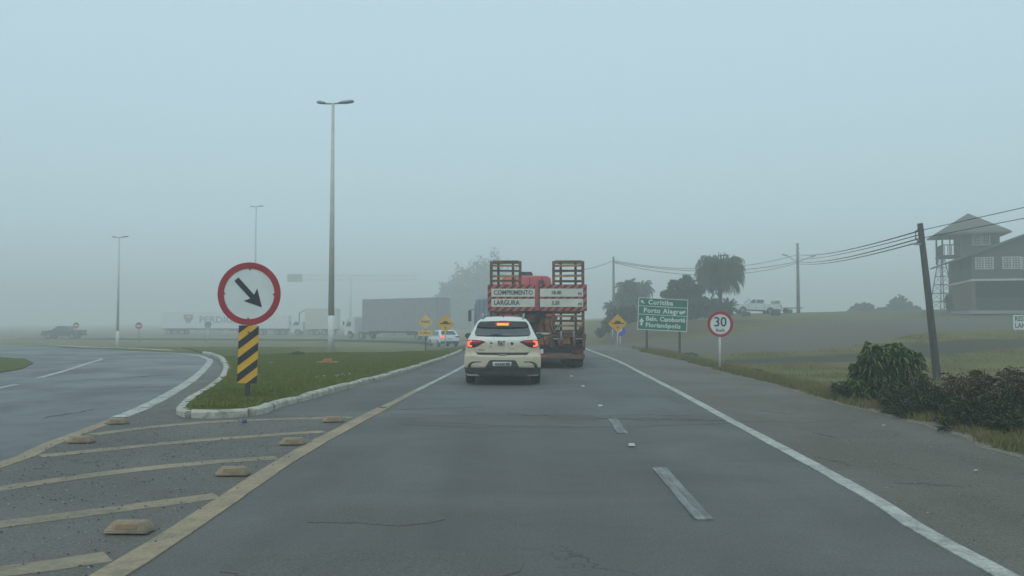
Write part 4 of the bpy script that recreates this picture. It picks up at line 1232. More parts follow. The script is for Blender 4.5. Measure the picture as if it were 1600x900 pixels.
for i, (px, Y, sz, lb) in enumerate([(1075, 42, 14, 'small dark weed clump on the grass behind the speed sign'), (1180, 25, 9, 'low weed at the shoulder edge right of the speed sign post'), (465, 30.6, 9, 'small dark grass tussock on the crest of the island left of the street lamp')]):
    k = Y / FPX; c = A(px, 500, Y); hf = HB if c.x > 0 else HI
    r = empty('weed_clump', (c.x, Y, hf(c.x, Y)), 0, lb, 'weed')
    leaf_cloud([(0, 0, .04, sz * k, sz * k, 3 * k)], 420, .09, r, M['leaf_lowbush'], 'foliage')

# ================================================================ HOUSE on the rise
M['house_wood'] = simple('dark_timber_wall', (0.095, 0.082, 0.075), .9, col2=(0.070, 0.062, 0.058), scale=4)
M['house_wood2'] = simple('tower_timber', (0.14, 0.125, 0.115), .9, col2=(0.11, 0.10, 0.09), scale=4)
M['house_red'] = simple('reddish_boards', (0.16, 0.075, 0.055), .9, col2=(0.11, 0.06, 0.05), scale=3, stretch=(8, 1, 1))
M['house_roof'] = simple('roof_tiles', (0.145, 0.125, 0.115), .9, col2=(0.115, 0.10, 0.095), scale=5)
M['house_trim'] = simple('pale_trim', (0.55, 0.55, 0.52), .7)
M['window_glass'] = simple('window_glass', (0.12, 0.13, 0.135), .15, col2=(0.05, 0.055, 0.06), scale=2)
M['room_shade'] = simple('interior_shade', (0.07, 0.075, 0.075), .9)  # shade of the open porch interior put into the wall colour
M['floor_c'] = simple('concrete_floor', (0.30, 0.29, 0.27), .9)
M['bulb'] = simple('lit_bulb', (.9, .9, .9), .5, emit=(1, .97, .9), emit_s=6.0)
HX, HY = A(1520, 488, 74).x, 74.0
HZ = A(1520, 489, 74).z
house = empty('timber_house', (HX, HY, HZ), R(-18), 'dark two storey timber house with tiled gable roof and square lookout tower in fog', 'house')
def hwin(x, y, z, w, h, nx_, nz_, axis='front', parent=house):
    f = MB()
    if axis == 'front':
        f.box((x, y - .03, z + h/2), (w + .14, .06, .09)).box((x, y - .03, z - h/2), (w + .14, .06, .09))
        f.box((x - w/2, y - .031, z), (.09, .06, h - .09)).box((x + w/2, y - .031, z), (.09, .06, h - .09)).box((x, y - .032, z), (.11, .05, h - .09))
        for i in range(1, nx_):
            if abs(i / nx_ - .5) > .01: f.box((x - w/2 + w * i / nx_, y - .028, z), (.05, .035, h - .09))
        for j in range(1, nz_): f.box((x, y - .026, z - h/2 + h * j / nz_), (w - .09, .03, .05))
    wd = f.build('window', M['house_trim'], parent)
    MB().box((x, y - .004, z), (w, .02, h)).build('pane', M['window_glass'], wd)
z1 = A(1520, 438, 74).z - HZ      # underside band of the upper floor
Lf, Lv = 13.0, 11.0               # front length, side length
MB().box((Lf/2, .3 + Lv/2, .08), (Lf + .6, Lv + .8, .3)).build('floor_slab', M['floor_c'], house)
MB().box((Lf/2, Lv/2 + 2.0, z1/2), (Lf - .1, Lv - 4.1, z1 - .02)).build('inner_wall', M['room_shade'], house)
for i in range(27):
    v = .2 + i * .4
    MB().box((0, v, z1/2 + .02), (.08 + .02 * (i % 2), .385, z1 - .06)).build('board', M['house_red'], house)
for u in (.0, 4.25, 8.5, 12.7): MB().box((u + .12, .12, z1/2 + .05), (.26, .24, z1 - .1)).build('post', M['house_wood2'], house)
pk = 5.6; zr = lambda u: A(1472, 413, 74).z - HZ + .384 * (u + 2.6) if u < pk else A(1472, 413, 74).z - HZ + .384 * (pk + 2.6) - .384 * (u - pk)
prof = [(0, z1), (Lf, z1), (Lf, zr(Lf) - .18), (pk, zr(pk) - .18), (0, zr(0) - .18)]
MB().prism(prof, 0.0, Lv, 'y').build('upper_wall', M['house_wood'], house)
MB().box((Lf/2, -.06, z1 + .02), (Lf + .3, .14, .17)).build('fascia', M['house_trim'], house)
MB().box((-.06, Lv/2 + .05, z1 + .0), (.12, Lv, .15)).build('fascia', M['house_trim'], house)
for a, b_ in ((-1.5, pk), (pk, Lf + 2)):
    za, zb_ = zr(a) if a < pk else zr(pk), zr(b_) if b_ > pk else zr(pk)
    MB().prism([(a, zr(a)), (b_, zr(b_)), (b_, zr(b_) - .16), (a, zr(a) - .16)], -.5, Lv + .6, 'y').build('roof', M['house_roof'], house)
MB().box((-1.55, Lv/2, zr(-1.5) - .12), (.12, Lv + 1.0, .10)).build('gutter', M['house_wood2'], house)
k74 = 74 / FPX
for px in (1545, 1581): hwin((A(px, 410, 73).x - HX) / math.cos(R(18)), -.01, A(px, 410.5, 73).z - HZ, 1.35, 1.0, 6, 5)
hwin((A(1617, 410, 72).x - HX) / math.cos(R(18)), -.01, A(1600, 410.5, 72).z - HZ, 1.35, 1.0, 6, 5)
for v in (2.5, 4.5, 6.5, 8.5):   # louvred windows of the side wall
    f = MB()
    for s in (-.6, 0, .6): f.box((-.03, v + s, z1 + 1.55), (.06, .08, 1.3))
    f.box((-.032, v, z1 + 2.2), (.06, 1.28, .08)).box((-.032, v, z1 + .9), (.06, 1.28, .08))
    wd = f.build('window', M['house_wood2'], house); MB().box((-.006, v, z1 + 1.55), (.02, 1.2, 1.25)).build('pane', M['window_glass'], wd)
MB().box((4.0, 3.5, .9), (7.5, .1, 1.1)).build('counter', M['house_wood2'], house)
o = MB().lathe([(0, -.08), (.07, -.04), (.08, 0), (.05, .06), (0, .08)], 'z', 12, (5.9, .6, z1 - .75)).build('lamp_bulb', M['bulb'], house)
# lookout tower
TX, TY = A(1524, 370, 80).x, 80.0
tc = Vector((TX - HX, TY - HY, 0)); ca, sa = math.cos(R(18)), math.sin(R(18))
tu, tv = tc.x * ca - tc.y * sa, tc.x * sa + tc.y * ca
ze = A(1515, 366, 80).z - HZ; za = A(1520, 333, 80).z - HZ
k80 = 80 / FPX
MB().box((tu + .05, tv, ze / 2 + 2.0), (3.3, 3.4, ze - 4.0)).build('tower_wall', M['house_wood2'], house)
bal = MB().box((tu - 2.4, tv, A(1480, 399, 80).z - HZ - .1), (1.7, 3.4, .16))
bal.build('balcony_floor', M['house_wood'], house)
for dv in (-1.6, 1.6):
    MB().box((tu - 3.15, tv + dv, (ze + A(1480, 399, 80).z - HZ) / 2 - .3), (.14, .14, ze - A(1480, 399, 80).z + HZ + .9)).build('balcony_post', M['house_wood'], house)
MB().box((tu - 2.5, tv - 1.6, (ze + A(1480, 399, 80).z - HZ) / 2), (.1, .1, ze - A(1480, 399, 80).z + HZ)).build('balcony_post', M['house_wood'], house)
rl = MB(); zf = A(1480, 399, 80).z - HZ
rl.box((tu - 2.4, tv - 1.62, zf + .95), (1.6, .07, .08)).box((tu - 3.16, tv, zf + .95), (.07, 3.2, .08))
for i in range(5): rl.box((tu - 3.0 + i * .32, tv - 1.62, zf + .45), (.07, .05, .9))
for i in range(9): rl.box((tu - 3.16, tv - 1.5 + i * .37, zf + .45), (.05, .07, .9))
rl.build('balcony_railing', M['house_wood'], house)
ew = 3.05
e0 = [(tu - .75 - ew, tv - ew), (tu - .75 + ew + .1, tv - ew), (tu - .75 + ew + .1, tv + ew), (tu - .75 - ew, tv + ew)]
vs = [(x, y, ze - .05) for x, y in e0] + [(x, y, ze - .2) for x, y in e0] + [(tu - .6, tv, za)]
MB().add(vs, [(0, 1, 8), (1, 2, 8), (2, 3, 8), (3, 0, 8), (4, 5, 6, 7), (0, 4, 5, 1), (1, 5, 6, 2), (2, 6, 7, 3), (3, 7, 4, 0)]).build('tower_roof', M['house_roof'], house)
hwin(tu + .15, tv - 1.71, A(1530, 377, 80).z - HZ, 1.45, 1.0, 8, 4)
# plants by the house
tree('shrub', 1482, 480, 76, [(1482, 468, 4, 9), (1484, 478, 5, 8)], 900, .2, 'small bush against the left corner of the timber house', 'leaf_dark', None, cat='shrub')
# lattice tower
Yt = 92; c = A(1473, 495, Yt); gz = HB(c.x, Yt); top = A(1477, 405, Yt).z - gz
r = empty('lattice_tower', (c.x, Yt, gz), R(10), 'thin open lattice tower standing left of the timber house', 'tower')
lg = .95; tp = .22
cn = [(-1, -1), (1, -1), (1, 1), (-1, 1)]
pt = lambda i, t: Vector((cn[i % 4][0] * lerp(lg, tp, t), cn[i % 4][1] * lerp(lg, tp, t), top * t))
for i in range(4): MB().tube([pt(i, 0), pt(i, 1)], .06, 6).build('leg', M['pole_wood'], r)
br = MB()
for j in range(6):
    t0, t1 = j / 6, (j + 1) / 6
    for i in range(4):
        br.tube([pt(i, t1), pt(i + 1, t1)], .035, 4); br.tube([pt(i, t0), pt(i + 1, t1)], .022, 4)
br.build('bracing', M['pole_wood'], r)
# two dark drums and a small flat trailer near the white pickup
M['drum'] = simple('dark_rubber_planter', (0.045, 0.045, 0.042), .9)
for px, py, w, h_, Y, lb in ((1165.5, 503.5, 15, 7.5, 86, 'low wide dark planter on the grass under the white pickup'), (1212, 504.5, 14.5, 11, 84, 'dark rounded drum on the grass under the tail of the white pickup')):
    k = Y / FPX; c = A(px, py, Y)
    o = MB().lathe([(0, 0), (w * k * .42, 0), (w * k * .5, h_ * k * .3), (w * k * .5, h_ * k * .7), (w * k * .4, h_ * k), (w * k * .34, h_ * k * .92), (0, h_ * k * .85)], 'z', 20).build('planter', M['drum'], loc=(c.x, Y, HB(c.x, Y) - .05))
    tag(o, lb, 'planter')
Y = 93; c = A(1237, 500, Y); gz = HB(c.x, Y)
r = empty('flat_trailer', (c.x, Y, gz), R(4), 'small flatbed farm trailer parked at the foot of the lamp arm pole', 'trailer')
M['old_wood'] = simple('old_planks', (0.26, 0.24, 0.19), .9, col2=(0.16, 0.15, 0.12), scale=4)
for i in range(4): MB().box((0, -.55 + i * .37, .62), (2.0, .34, .10)).build('plank', M['old_wood'], r)
MB().box((-1.2, 0, .60), (.5, .1, .08)).build('drawbar', M['steel_grey'], r)
for s in (-1, 1): MB().lathe([(0, -.09), (.22, -.09), (.30, -.06), (.30, .06), (.22, .09), (0, .09)], 'y', 18, (-.45, s * .62, .30)).build('wheel', M['drum'], r)
MB().box((-.45, -.75, .5), (.35, .05, .22)).build('mudguard', M['house_trim'], r)
# overhead gantry lost in fog; the fog's paling is put into its white colour
Y = 205; c = A(548, 430, Y); gz = H(c.x, Y); z1g = c.z - gz
r = empty('overhead_gantry', (c.x, Y, gz), 0, 'faint overhead sign gantry with a long crossbeam lost in the fog', 'gantry')
MB().tube([(0, 0, -.2), (0, 0, z1g)], .32, 10).build('post', M['white_paint'], r)
x0, x1 = A(449, 430, Y).x - c.x, A(654, 430, Y).x - c.x
mb = MB().box(((x0 + x1) / 2, 0, z1g), (x1 - x0, .2, .16)).box(((x0 + x1) / 2, 0, z1g - 1.2), (x1 - x0, .2, .16))
n_ = 18
for i in range(n_): xa = x0 + (x1 - x0) * i / n_; mb.tube([(xa, 0, z1g - 1.2), (xa + (x1 - x0) / n_, 0, z1g)], .05, 4)
mb.build('crossbeam', M['white_paint'], r)
MB().box((x0 + 1.9, -.3, z1g - .7), (3.7, .1, 1.9)).build('sign_panel', M['steel_grey'], r)

# ================================================================ VEHICLES
def car_paint(name, col, dust=None, rough=.25, low_tone_h=(.9, .4)):
    m, n, b = new_mat(name)
    f = noise_fac(n, 3, 5, .6, lo=.3, hi=.75)
    c = mixc(n, mul(n, f, .12), col, tuple(v * .75 for v in col))
    if dust:                                   # road dirt settled low; for cream the split also paints sky reflection above
        tc = n.nodes.new('ShaderNodeTexCoord'); sp = n.nodes.new('ShaderNodeSeparateXYZ'); n.links.new(tc.outputs['Object'], sp.inputs[0])
        mr = n.nodes.new('ShaderNodeMapRange'); mr.inputs[1].default_value = low_tone_h[0]; mr.inputs[2].default_value = low_tone_h[1]
        n.links.new(sp.outputs[2], mr.inputs[0])
        f2 = noise_fac(n, 8, 5, .7, lo=.2, hi=.7)
        fac = mul(n, mr.outputs[0], mul(n, mul(n, f2, .5), .5, 'ADD'))
        c = mixc(n, mul(n, fac, .85), c, dust)
        rr = n.nodes.new('ShaderNodeMapRange'); rr.inputs[3].default_value = rough; rr.inputs[4].default_value = .6
        n.links.new(fac, rr.inputs[0]); n.links.new(rr.outputs[0], b.inputs['Roughness'])
    else: _val(b, 'Roughness', rough)
    n.links.new(c, b.inputs['Base Color'])
    _val(b, 'Coat Weight', .5); _val(b, 'Coat Roughness', .08)
    return m
M['cream'] = car_paint('cream_white_paint', (0.74, 0.75, 0.69), (0.52, 0.41, 0.225), .22, (1.06, .88))  # whiter top is sky reflection put into the paint; beige is road dirt
M['glass'] = simple('tinted_glass', (0.020, 0.026, 0.030), .06, spec=.8)
M['glass_grey'] = simple('rear_window_glass', (0.085, 0.098, 0.102), .12, spec=.8, col2=(.06, .072, .076), scale=3)
M['black_plastic'] = simple('black_plastic', (0.022, 0.023, 0.024), .6, col2=(0.034, 0.033, 0.032), scale=5)
M['dusty_plastic'] = simple('dusty_dark_plastic', (0.045, 0.044, 0.040), .75, col2=(0.070, 0.066, 0.056), scale=6)
M['tyre'] = simple('tyre_rubber', (0.016, 0.017, 0.018), .85, col2=(0.030, 0.029, 0.027), scale=12)
M['rim'] = simple('wheel_rim', (0.30, 0.31, 0.32), .35, .6)
M['chrome'] = simple('dull_chrome', (0.30, 0.29, 0.26), .35, .6)
M['badge'] = simple('dark_badge', (0.035, 0.035, 0.035), .4)
M['plate'] = simple('plate_white', (0.62, 0.63, 0.60), .5, col2=(.50, .50, .47), scale=9)
M['lamp_red'] = simple('red_lens', (0.30, 0.012, 0.012), .2, emit=(1, .03, .02), emit_s=.25, col2=(.22, .01, .01), scale=9)
M['lamp_red_off'] = simple('dark_red_lens', (0.14, 0.012, 0.014), .2)
M['lamp_glow'] = simple('lit_tail_lamp', (.5, .05, .03), .3, emit=(1.0, .13, .06), emit_s=1.5)
M['brake_glow'] = simple('lit_brake_lamp', (.5, .1, .03), .3, emit=(1.0, .20, .03), emit_s=2.2)
M['mirror_black'] = simple('mirror_cap_black', (0.014, 0.016, 0.018), .3)
M['reflector_brown'] = simple('brown_reflector', (0.13, 0.045, 0.030), .3)

def wheel(parent, x, y, z, r, w, axis='x', rim=True, name='wheel', rim_mat='rim'):
    prof = [(r * .55, -w/2 + .02), (r * .62, -w/2), (r * .93, -w/2), (r, -w/2 + .035), (r, w/2 - .035), (r * .93, w/2), (r * .62, w/2), (r * .55, w/2 - .02)]
    t = MB().lathe(prof, axis, 28).build(name, M['tyre'], parent, loc=(x, y, z))
    if rim:
        MB().lathe([(0, -w/2 + .03), (r * .2, -w/2 + .02), (r * .25, -w/2 + .05), (r * .5, -w/2 + .035), (r * .58, -w/2 + .005), (r * .58, w/2 - .005), (r * .5, w/2 - .035), (r * .25, w/2 - .05), (r * .2, w/2 - .02), (0, w/2 - .03)], axis, 20).build('rim', M[rim_mat], t)
    return t

def loft(name, rings, mat, parent, cap0=True, cap1=True, smooth=True, closed=True):
    mb = MB(); n = len(rings[0]); vs = [p for r_ in rings for p in r_]; fs = []
    for i in range(len(rings) - 1):
        for k in range(n if closed else n - 1):
            fs.append((i * n + k, i * n + (k + 1) % n, (i + 1) * n + (k + 1) % n, (i + 1) * n + k))
    if cap0: fs.append(tuple(range(n - 1, -1, -1)))
    if cap1: fs.append(tuple((len(rings) - 1) * n + k for k in range(n)))
    mb.add(vs, fs, smooth)
    o = mb.build(name, mat, parent)
    return o

# ---------------- near hatchback, seen from behind
Yc = 18.75
cl_, cr_ = A(725, 590, Yc), A(845, 590, Yc)
CX = (cl_.x + cr_.x) / 2
car = empty('hatchback_car', (CX, Yc, .016), R(-.6), 'cream white hatchback with lit red tail lamps driving just behind the loaded trailer', 'car')
def y_rear(x, z):
    y = 0.16 * (abs(x) / .86) ** 3.2
    if z < .34: y += .05 + (.34 - z) * .25
    elif z < .66: y += .05 * (1 - sm(.34, .42, z))
    if z >= .66: y += .075 * sm(.64, .72, z) + .05 * (z - .66)
    if z > 1.0: y += (z - 1.0) * .62 + (z - 1.0) ** 2 * .5
    return y
HW = [(.20, .80), (.26, .845), (.34, .862), (.50, .868), (.66, .866), (.76, .850), (.88, .828), (1.0, .800), (1.06, .775), (1.13, .735), (1.22, .692), (1.31, .650), (1.39, .605), (1.44, .550), (1.475, .47), (1.49, .36)]
def half_w(z):
    for (z0, w0), (z1_, w1) in zip(HW, HW[1:]):
        if z <= z1_: return lerp(w0, w1, (z - z0) / (z1_ - z0))
    return HW[-1][1]
outline = [(w, z) for z, w in HW] + [(.18, 1.502), (-.18, 1.502)] + [(-w, z) for z, w in reversed(HW)]
def drape(name, poly, off, thick, mat, parent, step=.06, f=y_rear, smooth=True):
    """panel following the tail surface, with its own thickness"""
    v, fc = clip_grid(poly, step)
    bm = bmesh.new(); bv = [bm.verts.new((x, f(x, z) - off, z)) for x, z in v]
    for q in fc: bm.faces.new([bv[i] for i in q])
    bmesh.ops.dissolve_degenerate(bm, dist=1e-5, edges=bm.edges)
    ex = bmesh.ops.extrude_face_region(bm, geom=bm.faces[:])
    for e in ex['geom']:
        if isinstance(e, bmesh.types.BMVert): e.co.y += thick
    bmesh.ops.recalc_face_normals(bm, faces=bm.faces)
    me = bpy.data.meshes.new(name)
    for q in bm.faces: q.smooth = smooth and abs(q.normal.y) > .3
    bm.to_mesh(me); bm.free(); me.materials.append(mat)
    o = bpy.data.objects.new(name, me); link(o, parent); return o
# shell: tail cap + side/roof loft going forward
v, fc = clip_grid(outline, .05)
capb = MB(); capb.add([(x, y_rear(x, z), z) for x, z in v], fc, True)
NR = len(outline)
def car_ring(y, zs, ws, zb=.2):
    """scale the tail outline to another station: zs = list of (z_old,z_new)"""
    out = []
    for x, z in outline:
        for (a0, b0), (a1, b1) in zip(zs, zs[1:]):
            if z <= a1 + 1e-6:
                nz = lerp(b0, b1, (z - a0) / (a1 - a0)); break
        else: nz = zs[-1][1]
        w = ws(z); out.append((x * w, y, nz))
    return out
st = [outline and [(x, y_rear(x, z), z) for x, z in outline]]
st.append(car_ring(.62, [(.2, .2), (1.0, 1.0), (1.502, 1.525)], lambda z: 1.01))
st.append(car_ring(1.3, [(.2, .2), (1.0, .98), (1.502, 1.555)], lambda z: 1.02 if z < 1 else 1.0))
st.append(car_ring(2.1, [(.2, .2), (1.0, .96), (1.502, 1.55)], lambda z: 1.02))
st.append(car_ring(2.6, [(.2, .2), (1.0, .95), (1.502, 1.40)], lambda z: 1.01))
st.append(car_ring(3.2, [(.2, .2), (1.0, .94), (1.502, 1.02)], lambda z: 1.0))
st.append(car_ring(3.7, [(.2, .22), (1.0, .80), (1.502, .88)], lambda z: .96))
st.append(car_ring(3.98, [(.2, .25), (1.0, .60), (1.502, .66)], lambda z: .80))
vs = [p for r_ in st for p in r_]; fs = []
for i in range(len(st) - 1):
    for k in range(NR): fs.append((i * NR + k, i * NR + (k + 1) % NR, (i + 1) * NR + (k + 1) % NR, (i + 1) * NR + k))
fs.append(tuple((len(st) - 1) * NR + k for k in range(NR)))
capb.add(vs, fs, True)
body = capb.build('body', M['cream'], car)
X = lambda px: (px - 480) * .00211
Z = lambda py: (820 - py) * .00211
pp = lambda *q: [(X(a), Z(b_)) for a, b_ in q]
# tailgate skin (recessed seam by being proud), window, spoiler
tg = pp((182, 300), (215, 330), (172, 345), (172, 395), (192, 470), (215, 482), (745, 482), (768, 470), (788, 395), (788, 345), (745, 330), (778, 300), (700, 306), (480, 310), (260, 306))
tgo = drape('tailgate', tg, .012, .03, M['cream'], car)
win = pp((178, 262), (186, 290), (200, 297), (300, 303), (480, 305), (660, 303), (760, 297), (774, 290), (782, 262), (770, 225), (745, 160), (730, 152), (600, 146), (480, 144), (360, 146), (230, 152), (215, 160), (190, 225))
drape('rear_window', win, .014, .02, M['glass_grey'], tgo)
sp = pp((196, 196), (240, 208), (480, 214), (720, 208), (764, 196), (745, 158), (728, 150), (600, 144), (480, 142), (360, 144), (232, 150), (215, 158))
drape('spoiler', sp, .045, .05, M['black_plastic'], tgo)
bl_ = drape('brake_lamp', pp((400, 190), (560, 190), (556, 152), (404, 152)), .055, .015, M['lamp_red'], car)
drape('lit_strip', pp((418, 184), (543, 184), (543, 162), (418, 162)), .062, .01, M['brake_glow'], bl_)
drape('roof_edge', pp((245, 132), (480, 126), (715, 132), (735, 146), (600, 139), (480, 137), (360, 139), (225, 146)), .03, .06, M['cream'], car)
drape('wiper', pp((330, 297), (480, 297), (484, 286), (420, 275), (355, 280)), .022, .015, M['black_plastic'], tgo)
for s in (-1, 1):
    mr_ = lambda poly: [(s * a, b_) for a, b_ in poly] if s < 0 else poly
    q = lambda *pts_: [(-s * X(a), Z(b_)) for a, b_ in pts_]       # drawn for the left lamp, mirrored
    lamp = drape('tail_lamp', q((97, 352), (110, 341), (165, 338), (250, 345), (292, 356), (294, 366), (262, 378), (205, 412), (160, 421), (110, 419), (98, 405)), .022, .05, M['lamp_red_off'], car, f=lambda x, z: y_rear(x, z))
    drape('lit_lens', q((101, 360), (118, 349), (152, 347), (154, 362), (128, 368), (126, 396), (150, 399), (152, 415), (114, 413), (102, 402)), .030, .012, M['lamp_glow'], lamp)
    drape('lens', q((158, 346), (230, 351), (262, 358), (240, 366), (165, 366)), .029, .012, M['lamp_red'], lamp)
    drape('dark_lens', q((160, 372), (238, 370), (205, 398), (170, 412), (160, 410)), .029, .012, M['black_plastic'], lamp)
    br_ = drape('bumper_scoop', q((104, 640), (112, 600), (140, 578), (175, 568), (256, 570), (250, 577), (185, 577), (152, 590), (142, 612), (136, 640)), .010, .03, M['black_plastic'], car)
    drape('reflector', q((110, 634), (118, 604), (136, 592), (134, 634)), .014, .01, M['reflector_brown'], br_)
    # mirror
    c_ = (-s * -.822, 1.55, 1.075)
    mb = MB(); vs = []; fs = []
    for i, (yy, sc) in enumerate(((-.05, .85), (.0, 1.0), (.08, .8), (.13, .3))):
        for k in range(14):
            t = 2 * math.pi * k / 14; a_ = math.cos(t); b_ = math.sin(t)
            vs.append((s * (.845 + .105 * a_ * sc), 1.55 + yy, 1.075 + .078 * b_ * sc * (1.0 if b_ < 0 else .95) + .015 * a_))
    for i in range(3):
        for k in range(14): fs.append((i * 14 + k, i * 14 + (k + 1) % 14, i * 14 + 14 + (k + 1) % 14, i * 14 + 14 + k))
    fs += [tuple(range(13, -1, -1)), tuple(range(42, 56))]
    mo = mb.add(vs, fs, True).build('wing_mirror', M['mirror_black'], car)
    MB().box((s * .845, 1.492, 1.078), (.15, .008, .10)).build('mirror_glass', M['glass_grey'], mo, bevel=.003)
    # roof rail
    MB().tube([(s * .47, .55, 1.50), (s * .475, .58, 1.555), (s * .49, 1.2, 1.60), (s * .49, 2.0, 1.585), (s * .48, 2.1, 1.53)], .024, 8).build('roof_rail', M['steel_grey'], car)
    # side windows
    MB().add([(s * .742, .85, 1.12), (s * .80, 2.9, 1.02), (s * .69, 2.3, 1.38), (s * .648, 1.0, 1.38)], [(0, 1, 2, 3)]).build('side_window', M['glass'], car)
    wheel(car, s * .755, .72, .31, .31, .20); wheel(car, s * .75, 3.2, .31, .31, .20)
    # black arch cladding at the corner
    MB().box((s * .80, .72, .50), (.14, .78, .12)).build('arch_cladding', M['dusty_plastic'], car, bevel=.03)
drape('chrome_strip', pp((196, 474), (764, 474), (742, 494), (520, 497), (218, 494)), .020, .03, M['black_plastic'], car)
drape('handle', pp((436, 490), (520, 490), (516, 501), (440, 501)), .03, .03, M['chrome'], car)
drape('plate_recess', pp((294, 632), (340, 560), (362, 553), (598, 553), (622, 560), (660, 632)), .006, .02, M['dusty_plastic'], car)
drape('lower_bumper', pp((72, 636), (300, 632), (660, 632), (888, 636), (886, 700), (850, 712), (760, 712), (720, 732), (240, 728), (210, 706), (110, 704), (78, 696)), .028, .12, M['dusty_plastic'], car)
drape('exhaust_recess', pp((215, 690), (320, 690), (300, 708), (225, 708)), .034, .02, M['black_plastic'], car)
pl = drape('number_plate', pp((376, 572), (576, 572), (576, 619), (376, 619)), .022, .015, M['plate'], car)
text_mesh('plate_lettering', 'RAA0C88', .085, M['badge'], pl, T((0, y_rear(0, .5) - .026, Z(597))), 'CENTER', bold=.002, sx=.92)
# badge letters on the tailgate
text_mesh('badge_lettering', 'FIAT', .155, M['badge'], tgo, T((X(469), y_rear(0, .93) - .022, Z(379))), 'CENTER', bold=.004, sx=.46, spacing=1.15, depth=.005)
drape('model_badge', pp((216, 440), (292, 440), (288, 450), (218, 450)), .016, .008, M['chrome'], tgo)
stk = pp((345, 365), (352, 360), (372, 366), (376, 380), (362, 388), (348, 380))
drape('sticker', stk, .016, .006, M['chrome'], tgo); drape('sticker', pp((344, 402), (356, 402), (358, 416), (344, 416)), .016, .006, M['chrome'], tgo)
drape('sticker', pp((566, 372), (574, 364), (590, 366), (600, 378), (596, 388), (580, 394), (568, 388)), .016, .006, M['badge'], tgo)
drape('sticker', pp((548, 420), (566, 436), (600, 430), (614, 420), (600, 437), (566, 441)), .016, .006, M['chrome'], tgo)
drape('sticker', pp((543, 372), (549, 372), (549, 394), (543, 394)), .016, .006, M['chrome'], tgo)
MB().tube([(.01, .75, 1.53), (.01, .80, 1.60)], [.016, .006], 8).build('antenna', M['mirror_black'], car)
MB().box((0, 2.1, .24), (1.5, 3.2, .12)).build('underbody', M['black_plastic'], car)
MB().tube([(-.62, .72, .28), (.62, .72, .28)], .045, 8).build('axle', M['black_plastic'], car)

# ---------------- loaded low trailer with raised ramps + red tractor
M['rust_wood'] = simple('weathered_ramp_timber', (0.46, 0.26, 0.11), .9, col2=(0.21, 0.115, 0.055), scale=5, lo=.40, hi=.70, bump_s=.4)
M['rust_dark'] = simple('dark_rusty_steel', (0.095, 0.060, 0.040), .85, col2=(0.24, 0.115, 0.05), scale=7, lo=.45, hi=.75)
M['rust_frame'] = simple('brown_steel', (0.22, 0.125, 0.070), .8, col2=(0.105, 0.068, 0.045), scale=6, bump_s=.3)
M['rust_orange'] = simple('orange_rust_plate', (0.42, 0.16, 0.045), .85, col2=(0.12, 0.065, 0.035), scale=8, bump_s=.3)
M['stripe_red'] = simple('faded_red_stripe', (0.60, 0.11, 0.075), .6, col2=(0.48, 0.10, 0.07), scale=9)
M['stripe_black'] = simple('faded_black_stripe', (0.045, 0.042, 0.042), .6, col2=(0.07, 0.06, 0.058), scale=9)
M['board_white'] = simple('dirty_white_board', (0.68, 0.70, 0.62), .6, col2=(0.56, 0.58, 0.51), scale=3)
M['cab_red'] = car_paint('red_cab_paint', (0.46, 0.016, 0.024), (.2, .05, .04), .35, (1.5, .2))
M['tarp_dark'] = simple('dark_cover', (0.03, 0.033, 0.036), .8)
YT = 25.5; kk = YT / FPX
TXc = A(839.5, 520, YT).x
tr_ = empty('low_loader_trailer', (TXc, YT, .016), R(-1.2), 'rusty low loader trailer with two raised slatted ramps and a red striped width board', 'trailer')
xl = lambda px: (px - 839.5) * kk
zl_ = lambda py: (577.5 - py) * kk
def ramp(x0, x1, label):
    r = MB()
    d = .10
    for x in (x0 + .045, x1 - .045): r.box((x, .12, (zl_(410) + .62) / 2), (.085, .14, zl_(410) - .62))
    r.box(((x0 + x1) / 2, .12, zl_(411.5)), (x1 - x0 - .175, .139, .10))
    ro = r.build('ramp', M['rust_frame'], tr_, bevel=.006)
    for fx in (.27, .73):
        MB().box((lerp(x0, x1, fx), .17, (zl_(410) + .62) / 2), (.075, .05, zl_(410) - .75)).build('rib', M['rust_dark'], ro)
    z = zl_(417); i = 0
    while z > .75:
        h_ = random.choice((.055, .07, .06)); m_ = 'rust_wood' if i % 2 == 0 else 'rust_dark'
        if i % 5 == 4: m_ = 'rust_wood'
        MB().box(((x0 + x1) / 2, .10 + random.uniform(-.006, .006), z), (x1 - x0 - .175, .055, h_), rot=(0, random.uniform(-.012, .012), 0)).build('slat', M[m_], ro)
        z -= .155 + random.uniform(-.012, .012); i += 1
    return ro
ramp(xl(765), xl(815), ''); ramp(xl(863), xl(913.5), '')
